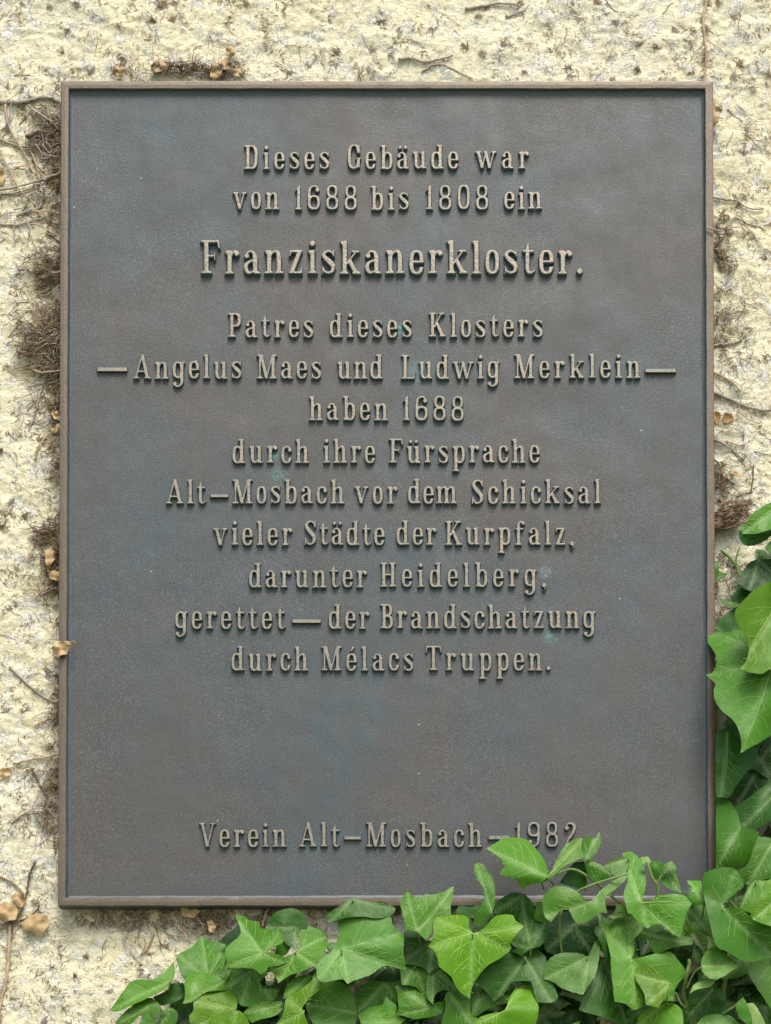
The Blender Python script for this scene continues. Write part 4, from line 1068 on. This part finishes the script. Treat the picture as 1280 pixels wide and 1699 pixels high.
# ------------------------------------------------------------------ dry leaves
def dry(pl, dep, label, c=None, colour=(.5, .3, .12), wallside=True):
    cx_ = sum(p[0] for p in pl)/len(pl); cy_ = sum(p[1] for p in pl)/len(pl)
    hb = -on_wall(cx_, cy_, 0)[1]/S if wallside else 0
    T3 = (lambda x, y, d: P(x, y, hb + max(d, .8)))
    pl = [(cx_+(p[0]-cx_)*1.15, cy_+(p[1]-cy_)*1.15) for p in pl]
    jag = []
    for a_, b_ in zip(pl, pl[1:]+pl[:1]):
        jag.append(a_); k_ = random.uniform(.35, .65); q_ = random.uniform(-.02, .10)
        jag.append((a_[0]+(b_[0]-a_[0])*k_ + (cx_-a_[0])*q_, a_[1]+(b_[1]-a_[1])*k_ + (cy_-a_[1])*q_))
    pl = jag
    sz = max(math.dist(p, pl[0]) for p in pl)
    o = leaf_mesh('dry_leaf', pl, c, dep, (random.uniform(-.2, .2), random.uniform(-.2, .3)), random.uniform(-.2, .5), .2, max(1.6, sz/13), [M_DRY], None, colour, crumple=.27, veins=False, to3d=T3, seed=int(pl[0][0]))
    tag(o, label, 'dry leaf', 'dry leaves caught round the plaque')
dry([(36,1530),(48,1521),(62,1518),(76,1522),(82,1531),(72,1544),(68,1552),(56,1546),(42,1543)], 6, 'largest crumpled tan leaf under the lower left corner of the plaque')
dry([(-8,1505),(8,1500),(22,1503),(28,1512),(24,1524),(8,1528),(-6,1524)], 5, 'crumpled tan leaf cut by the left edge beside the largest dry leaf')
dry([(20,1488),(28,1482),(38,1484),(42,1494),(36,1504),(26,1503)], 7, 'small orange dry leaf above the largest dry leaf')
dry([(-8,1278),(6,1276),(20,1273),(16,1285),(4,1292),(-8,1296)], 4, 'dry leaf tip at the left edge, lower half')
dry([(88,1075),(96,1066),(110,1067),(115,1074),(110,1084),(98,1088),(90,1084)], 38, 'single tan leaf caught on the left rim of the plaque', wallside=False)
dry([(97,1067),(110,1064),(118,1065),(122,1063),(126,1067),(122,1072),(117,1070),(108,1069)], 39, 'dry curled stalk lying over the left rim', wallside=False)
dry([(76,915),(84,909),(90,914),(90,928),(84,938),(86,948),(80,946),(76,930)], 14, 'bright orange leaf piece in the tuft left of the plaque')
dry([(82,952),(90,948),(104,952),(104,968),(92,962),(84,960)], 14, 'lower orange leaf piece below the bright orange one')
dry([(86,686),(94,683),(103,692),(100,698),(90,694)], 14, 'small orange leaf piece touching the left rim below the tuft')
dry([(84,712),(96,704),(104,704),(104,710),(94,717),(86,718)], 12, 'pale leaf scrap under the small orange piece at the left rim')
dry([(-8,275),(4,280),(8,292),(4,305),(-8,306)], 4, 'orange leaf half out of view at the upper left edge')
dry([(190,112),(200,110),(210,113),(207,122),(196,124),(188,120)], 12, 'small brown leaf standing on the top rim at its left end')
dry([(252,108),(262,100),(274,106),(276,114),(262,118),(252,116)], 12, 'tan dry leaf in the debris heap on the top rim')
dry([(350,118),(358,110),(368,114),(366,126),(356,130),(350,126)], 12, 'golden dry leaf at the right end of the top debris heap')
dry([(362,104),(374,98),(384,104),(378,114),(366,114)], 10, 'pale tan leaf above the golden one on the top rim')
dry([(376,80),(384,76),(390,86),(384,94),(376,90)], 8, 'little brown leaf hanging above the debris on the top rim', colour=(.3, .15, .06))
dry([(386,116),(396,114),(402,120),(398,127),(390,125)], 12, 'last brown leaf scrap on the top rim, towards the middle', colour=(.3, .15, .06))
dry([(1211,783),(1222,783),(1235,791),(1228,791),(1216,787)], 5, 'narrow rust coloured leaf scrap above the stump at right')
dry([(1180,140+28),(1186,165),(1190,185),(1192,200),(1186,206),(1182,190)], 9, 'dark shrivelled leaf against the upper right rim', colour=(.2, .1, .05))
dry([(300,1506),(318,1504),(330,1512),(322,1522),(306,1520)], 10, 'reddish brown leaf tucked under the bottom rim')
dry([(344,1530),(352,1528),(358,1536),(356,1548),(348,1546)], 12, 'silvery leaf scrap under the bottom rim beside the ivy')

# ------------------------------------------------------------------ the dead stump at the right rim
T = Tubes()
q = catmull([P(1170, 872, 10), P(1190, 866, 12), P(1212, 858, 12), P(1232, 852, 10)], 8)
vv = []; m_ = len(q)
for i, p in enumerate(q):
    rad = 19 + 3*math.sin(i*.9)
    if i > m_-5: rad *= (1 - .16*(i-(m_-5)))
    for k in range(18):
        an = 2*math.pi*k/18
        rr_ = rad*(1 + .13*math.sin(an*5+i*.5) + .08*random.uniform(-1, 1))
        vv.append((p[0] + .25*rr_*math.sin(an)*S, p[1] - .55*rr_*math.cos(an)*S, p[2] + rr_*math.sin(an)*S))
ff = [(i*18+k, i*18+(k+1) % 18, (i+1)*18+(k+1) % 18, (i+1)*18+k) for i in range(m_-1) for k in range(18)] + [tuple((m_-1)*18+k for k in range(18))]
st = mesh_obj('dead_stump', vv, ff, [fibre_material('stump_bark', (.26, .17, .095), (.13, .085, .055))], None, False)
tag(st, 'ragged brown stump of an old ivy trunk at the right rim of the plaque', 'stump')
for _ in range(150):
    t = random.random(); x = 1186 + 52*t; y = 862 - 9*t + random.uniform(-19, 19)
    e = [P(x, y, 16+random.uniform(0, 8)), P(x+random.uniform(4, 9), y-random.uniform(0, 4), 20+random.uniform(0, 6)), P(x+random.uniform(9, 18), y-random.uniform(-2, 7), 16+random.uniform(0, 8))]
    T.add(e, [.9*S, .8*S, .3*S], 4, random.choice((0, 0, 1)))
for _ in range(90):
    x = random.uniform(1196, 1240); y = 846 - 10*math.sin((x-1190)/50*math.pi) + random.uniform(-2, 3)
    a = random.uniform(-1.9, -.7)
    T.add([P(x, y, 14), P(x+4*math.cos(a), y+4*math.sin(a), 15), P(x+8*math.cos(a+.3), y+8*math.sin(a+.3), 15)], [.8*S, .6*S, .3*S], 3, 1)
o = T.build('bark_fibres', [M_HAIR[1], M_HAIR[2]], st); o['kind'] = 'stuff'

# old fixing hole at the right, a shallow brown hollow with a raised edge
def hollow(x, y, rx, ry, label):
    vv = []; ff = []
    rings = [(1.0, 1.6), (.86, 2.4), (.7, .6), (.4, -.6), (.0, -1.0)]
    for (f_, l_) in rings:
        for k in range(20):
            an = 2*math.pi*k/20; w_ = 1 + .12*math.sin(3*an+x) + .06*math.sin(5*an)
            vv.append(on_wall(x + rx*f_*w_*math.cos(an), y + ry*f_*w_*math.sin(an), l_+1.2))
    for i in range(len(rings)-1):
        for k in range(20): ff.append((i*20+k, i*20+(k+1) % 20, (i+1)*20+(k+1) % 20, (i+1)*20+k))
    o = mesh_obj('snail_scar', vv, ff, [fibre_material('brown_scar', (.42, .26, .10), (.30, .18, .07))])
    tag(o, label, 'wall scar')
hollow(1208, 695, 9, 9, 'round brown scar in the plaster right of the plaque')
hollow(1190, 692, 6, 10, 'brown scar half hidden behind the right rim')

# ------------------------------------------------------------------ root tufts beside the plaque
def tuft(cx, cy, rx, ry, n, label, amean, asp, ln, dep=(2, 22), mats=(1, 2), side='l', rad=(.5, 1.25)):
    T = Tubes()
    for _ in range(n):
        a = random.uniform(0, 2*math.pi); q = math.sqrt(random.random())
        x = cx + rx*q*math.cos(a); y = cy + ry*q*math.sin(a)
        if float(vnoise(np.array(x/11), np.array(y/11), 61)) < random.uniform(-.55, .45): continue
        if side == 'l': x = 112 - abs(112-x)*random.uniform(.55, 1.25)
        d0 = random.uniform(*dep)*(1-.5*q)
        an = random.gauss(amean, asp); L = ln*random.uniform(.5, 1.4)
        pts = []; k = 4; cu = random.uniform(-.4, .4)
        xx, yy = x, y; dd = d0
        for i in range(k+1):
            pts.append(on_wall(xx, yy, max(.6, dd + 2.5*math.sin(i))))
            xx += math.cos(an)*L/k; yy += math.sin(an)*L/k; an += cu; dd += random.uniform(-1.5, 1.5)
        r0 = random.uniform(*rad)
        T.add(pts, [r0*S*(1-.6*i/k) for i in range(k+1)], 3, random.choice(range(len(mats))), False)
    o = T.build('root_tuft', [M_HAIR[m] for m in mats])
    tag(o, label, 'root tuft', 'tufts of old ivy roots round the plaque', 'stuff')
PI = math.pi
tuft(88, 215, 26, 42, 300, 'tangle of dark roots behind the upper left side of the plaque', PI*.8, 1.0, 26, (1, 10), (0, 0, 1, 2))
tuft(92, 310, 20, 55, 260, 'brown root fringe between the crossing stems and the plaque', PI*.75, .9, 16, (1, 12), (0, 1, 2))
tuft(80, 448, 34, 34, 620, 'fan shaped brown root tuft at the upper left rim', PI*1.0, .6, 16, (2, 18), (0, 1, 1, 2))
tuft(76, 578, 38, 40, 950, 'largest shaggy brown root tuft left of the plaque', PI*.95, .8, 18, (2, 22), (0, 0, 1, 1, 2))
tuft(86, 520, 24, 30, 260, 'thin brown fibres between the fan shaped and largest tufts', PI*.9, .9, 15, (1, 12), (0, 1))
tuft(88, 665, 26, 45, 300, 'loose brown fibres under the largest tuft', PI*.8, 1.0, 12, (1, 10), (0, 1, 1, 2))
tuft(92, 770, 18, 50, 150, 'sparse fibres at the left rim halfway down', PI*.9, 1.0, 11, (1, 8), (0, 1))
tuft(86, 905, 26, 40, 420, 'dark bristly tuft round the orange leaf pieces', PI*1.15, .6, 18, (2, 16), (1, 2, 2))
tuft(94, 960, 16, 26, 160, 'dark bristles under the orange leaf pieces', PI*.85, .6, 14, (2, 14), (1, 2))
tuft(97, 1170, 10, 60, 150, 'narrow brown fringe along the lower left rim', PI*.9, .8, 10, (1, 12), (1, 2))
tuft(90, 1325, 20, 75, 380, 'low brown bristly tuft beside the lower left rim', PI*.85, .8, 15, (1, 14), (0, 1, 2))
tuft(97, 760, 13, 640, 1100, 'ragged thin band of dead roots hugging the whole left rim', PI*.9, .8, 11, (1, 12), (0, 1, 1, 2))
tuft(300, 118, 52, 9, 420, 'heap of dark debris lying on the top rim at left', -PI*.5, 1.0, 12, (4, 20), (0, 1, 2, 2), 'n')
tuft(372, 122, 34, 8, 170, 'smaller debris heap on the top rim with golden leaves', -PI*.5, 1.0, 11, (3, 16), (0, 1, 2), 'n')
tuft(205, 122, 22, 8, 60, 'wisps at the left end of the top rim', -PI*.5, .8, 12, (3, 14), (1, 2), 'n')
tuft(606, 128, 11, 10, 150, 'little brush of roots above the middle of the top rim', -PI*.45, .5, 14, (1, 10), (1, 0), 'n')
tuft(1196, 395, 12, 36, 170, 'brown root fringe outside the upper right rim', PI*.1, 1.1, 11, (1, 12), (1, 0, 2), 'n')
tuft(1205, 430, 16, 26, 160, 'curved brown root trace below the hooked twig', PI*.3, .8, 10, (.5, 6), (1, 0), 'n')
tuft(1198, 525, 16, 60, 170, 'scattered root fibres right of the plaque middle', PI*.1, 1.2, 10, (.5, 8), (1, 0, 2), 'n')
tuft(1195, 800, 12, 34, 130, 'dark bristles above the stump at the right rim', -PI*.3, 1.0, 12, (1, 12), (2, 1), 'n')
tuft(1200, 985, 18, 70, 130, 'dead fibres below the stump behind the ivy', PI*.3, 1.2, 11, (1, 8), (1, 2), 'n')
tuft(270, 1522, 150, 18, 620, 'brown fibres hanging under the bottom rim at left', PI*.6, 1.0, 12, (.5, 12), (1, 1, 2, 0), 'n')
tuft(380, 1535, 90, 30, 420, 'dense brown litter between the bottom rim and the ivy', PI*.6, 1.2, 13, (.5, 14), (1, 2, 1), 'n')
tuft(620, 1520, 220, 20, 350, 'dark litter under the rim behind the ivy leaves', PI*.6, 1.2, 13, (.5, 14), (1, 2), 'n')

# ------------------------------------------------------------------ thin twigs tangled at the rim, and fine root traces over the plaster
def twig(T, x, y, a, L, r0, mi, lift, wander=.25):
    pts = []; k = max(4, int(L/7))
    for i in range(k+1):
        pts.append(on_wall(x, y, lift + 1.2*math.sin(i*.9)))
        x += math.cos(a)*L/k; y += math.sin(a)*L/k; a += random.gauss(0, wander)
        if 114 < x < 1170 and 150 < y < 1490: break
    if len(pts) > 2: T.add(pts, [r0*S*(1-.6*i/len(pts)) for i in range(len(pts))], 5, mi, False)
TW = Tubes()
for (x0, x1, y0, y1, n_, a0, sp0, r_) in ((0, 110, 165, 390, 85, .2, .9, 1.5), (30, 110, 420, 720, 75, 2.9, .8, 1.3), (55, 108, 860, 985, 30, 2.6, .8, 1.2), (62, 106, 1180, 1400, 40, 2.8, .8, 1.1),
                                       (1188, 1240, 300, 840, 60, .3, 1.0, 1.2), (195, 400, 108, 130, 36, -1.2, .9, 1.0), (120, 430, 1506, 1556, 55, 1.4, 1.0, 1.3), (0, 110, 1420, 1560, 16, .3, 1.2, 1.0)):
    for _ in range(n_):
        twig(TW, random.uniform(x0, x1), random.uniform(y0, y1), random.gauss(a0, sp0), random.uniform(14, 52), random.uniform(.45, 1)*r_, random.choice((0, 0, 1, 1, 2)), random.uniform(1, 9))
tag(TW.build('twig_tangle', M_STEM[:3]), 'tangle of thin dead twigs crowding round the rim of the plaque', 'twigs', kind='stuff')
TR = Tubes()
for _ in range(520):
    x = random.uniform(-10, 1290); y = random.uniform(-10, 1710)
    twig(TR, x, y, random.choice((random.gauss(0, .4), random.gauss(1.5, .5), random.gauss(.7, .4))), random.uniform(12, 75), random.uniform(.35, .8), random.choice((0, 0, 1, 2)), random.uniform(.2, .9), .3)
tag(TR.build('root_traces', [M_HAIR[0], M_STEM[0], M_HAIR[1]]), 'fine grey and brown root traces running over the cream plaster', 'root traces', kind='stuff')

# ------------------------------------------------------------------ root hairs all over the wall
def visible_wall(x, y):
    if x < -130 or x > 1410 or y < -130 or y > 1830: return False
    if 112 < x < 1172 and 150 < y < 1490: return False
    return True
def tone(y, x):  # paler mix near the top: overexposed look put into hair colour
    return random.choice((0, 1)) if y < 420 else random.choice((0, 1, 1)) if x > 640 else random.choice((0, 1, 1, 2))
n_tr = 0
while n_tr < 720:
    x = random.uniform(-120, 1400); y = random.uniform(-120, 1820)
    if not visible_wall(x, y): continue
    n_tr += 1
    a = random.choice((random.uniform(-.5, .5), random.uniform(1.1, 2.0), random.uniform(.5, 1.0)))
    mi = tone(y, x); L = random.uniform(14, 70)
    for _ in range(int(L/1.7)):
        x += math.cos(a)*1.7; y += math.sin(a)*1.7; a += random.gauss(0, .16)
        if float(vnoise(np.array(x/6), np.array(y/6), 91)) < random.uniform(-.5, .4): continue
        hair(HT, x + random.gauss(0, 3), y + random.gauss(0, 3), a + random.choice((-1, 1))*random.uniform(.6, 1.8), random.uniform(3.5, 10), random.uniform(-.5, .5), random.uniform(.4, .75), mi)
for _ in range(680):
    x = random.uniform(-120, 1400); y = random.uniform(-120, 1820)
    if not visible_wall(x, y): continue
    mi = tone(y, x); a0 = random.uniform(0, 6.28); spn = random.uniform(.6, 3.1)
    for _k in range(random.randint(8, 26)):
        hair(HT, x + random.uniform(-4, 4), y + random.uniform(-3, 3), a0 + random.uniform(-spn, spn), random.uniform(4, 13), random.uniform(-.5, .5), random.uniform(.4, .8), mi)
c_ = 0
while c_ < 6800:
    x = random.uniform(-120, 1400); y = random.uniform(-120, 1820)
    if not visible_wall(x, y): continue
    if float(vnoise(np.array(x/45), np.array(y/45), 77)) < random.uniform(-.8, .5): continue
    c_ += 1
    hair(HT, x, y, random.uniform(0, 6.28), random.uniform(3, 11), random.uniform(-.6, .6), random.uniform(.3, .6), tone(y, x), .3, random.uniform(.3, 2.5))
hr = HT.build('root_hairs', M_HAIR)
tag(hr, 'thousands of short dead ivy root hairs stuck all over the cream wall', 'root hairs', kind='stuff')
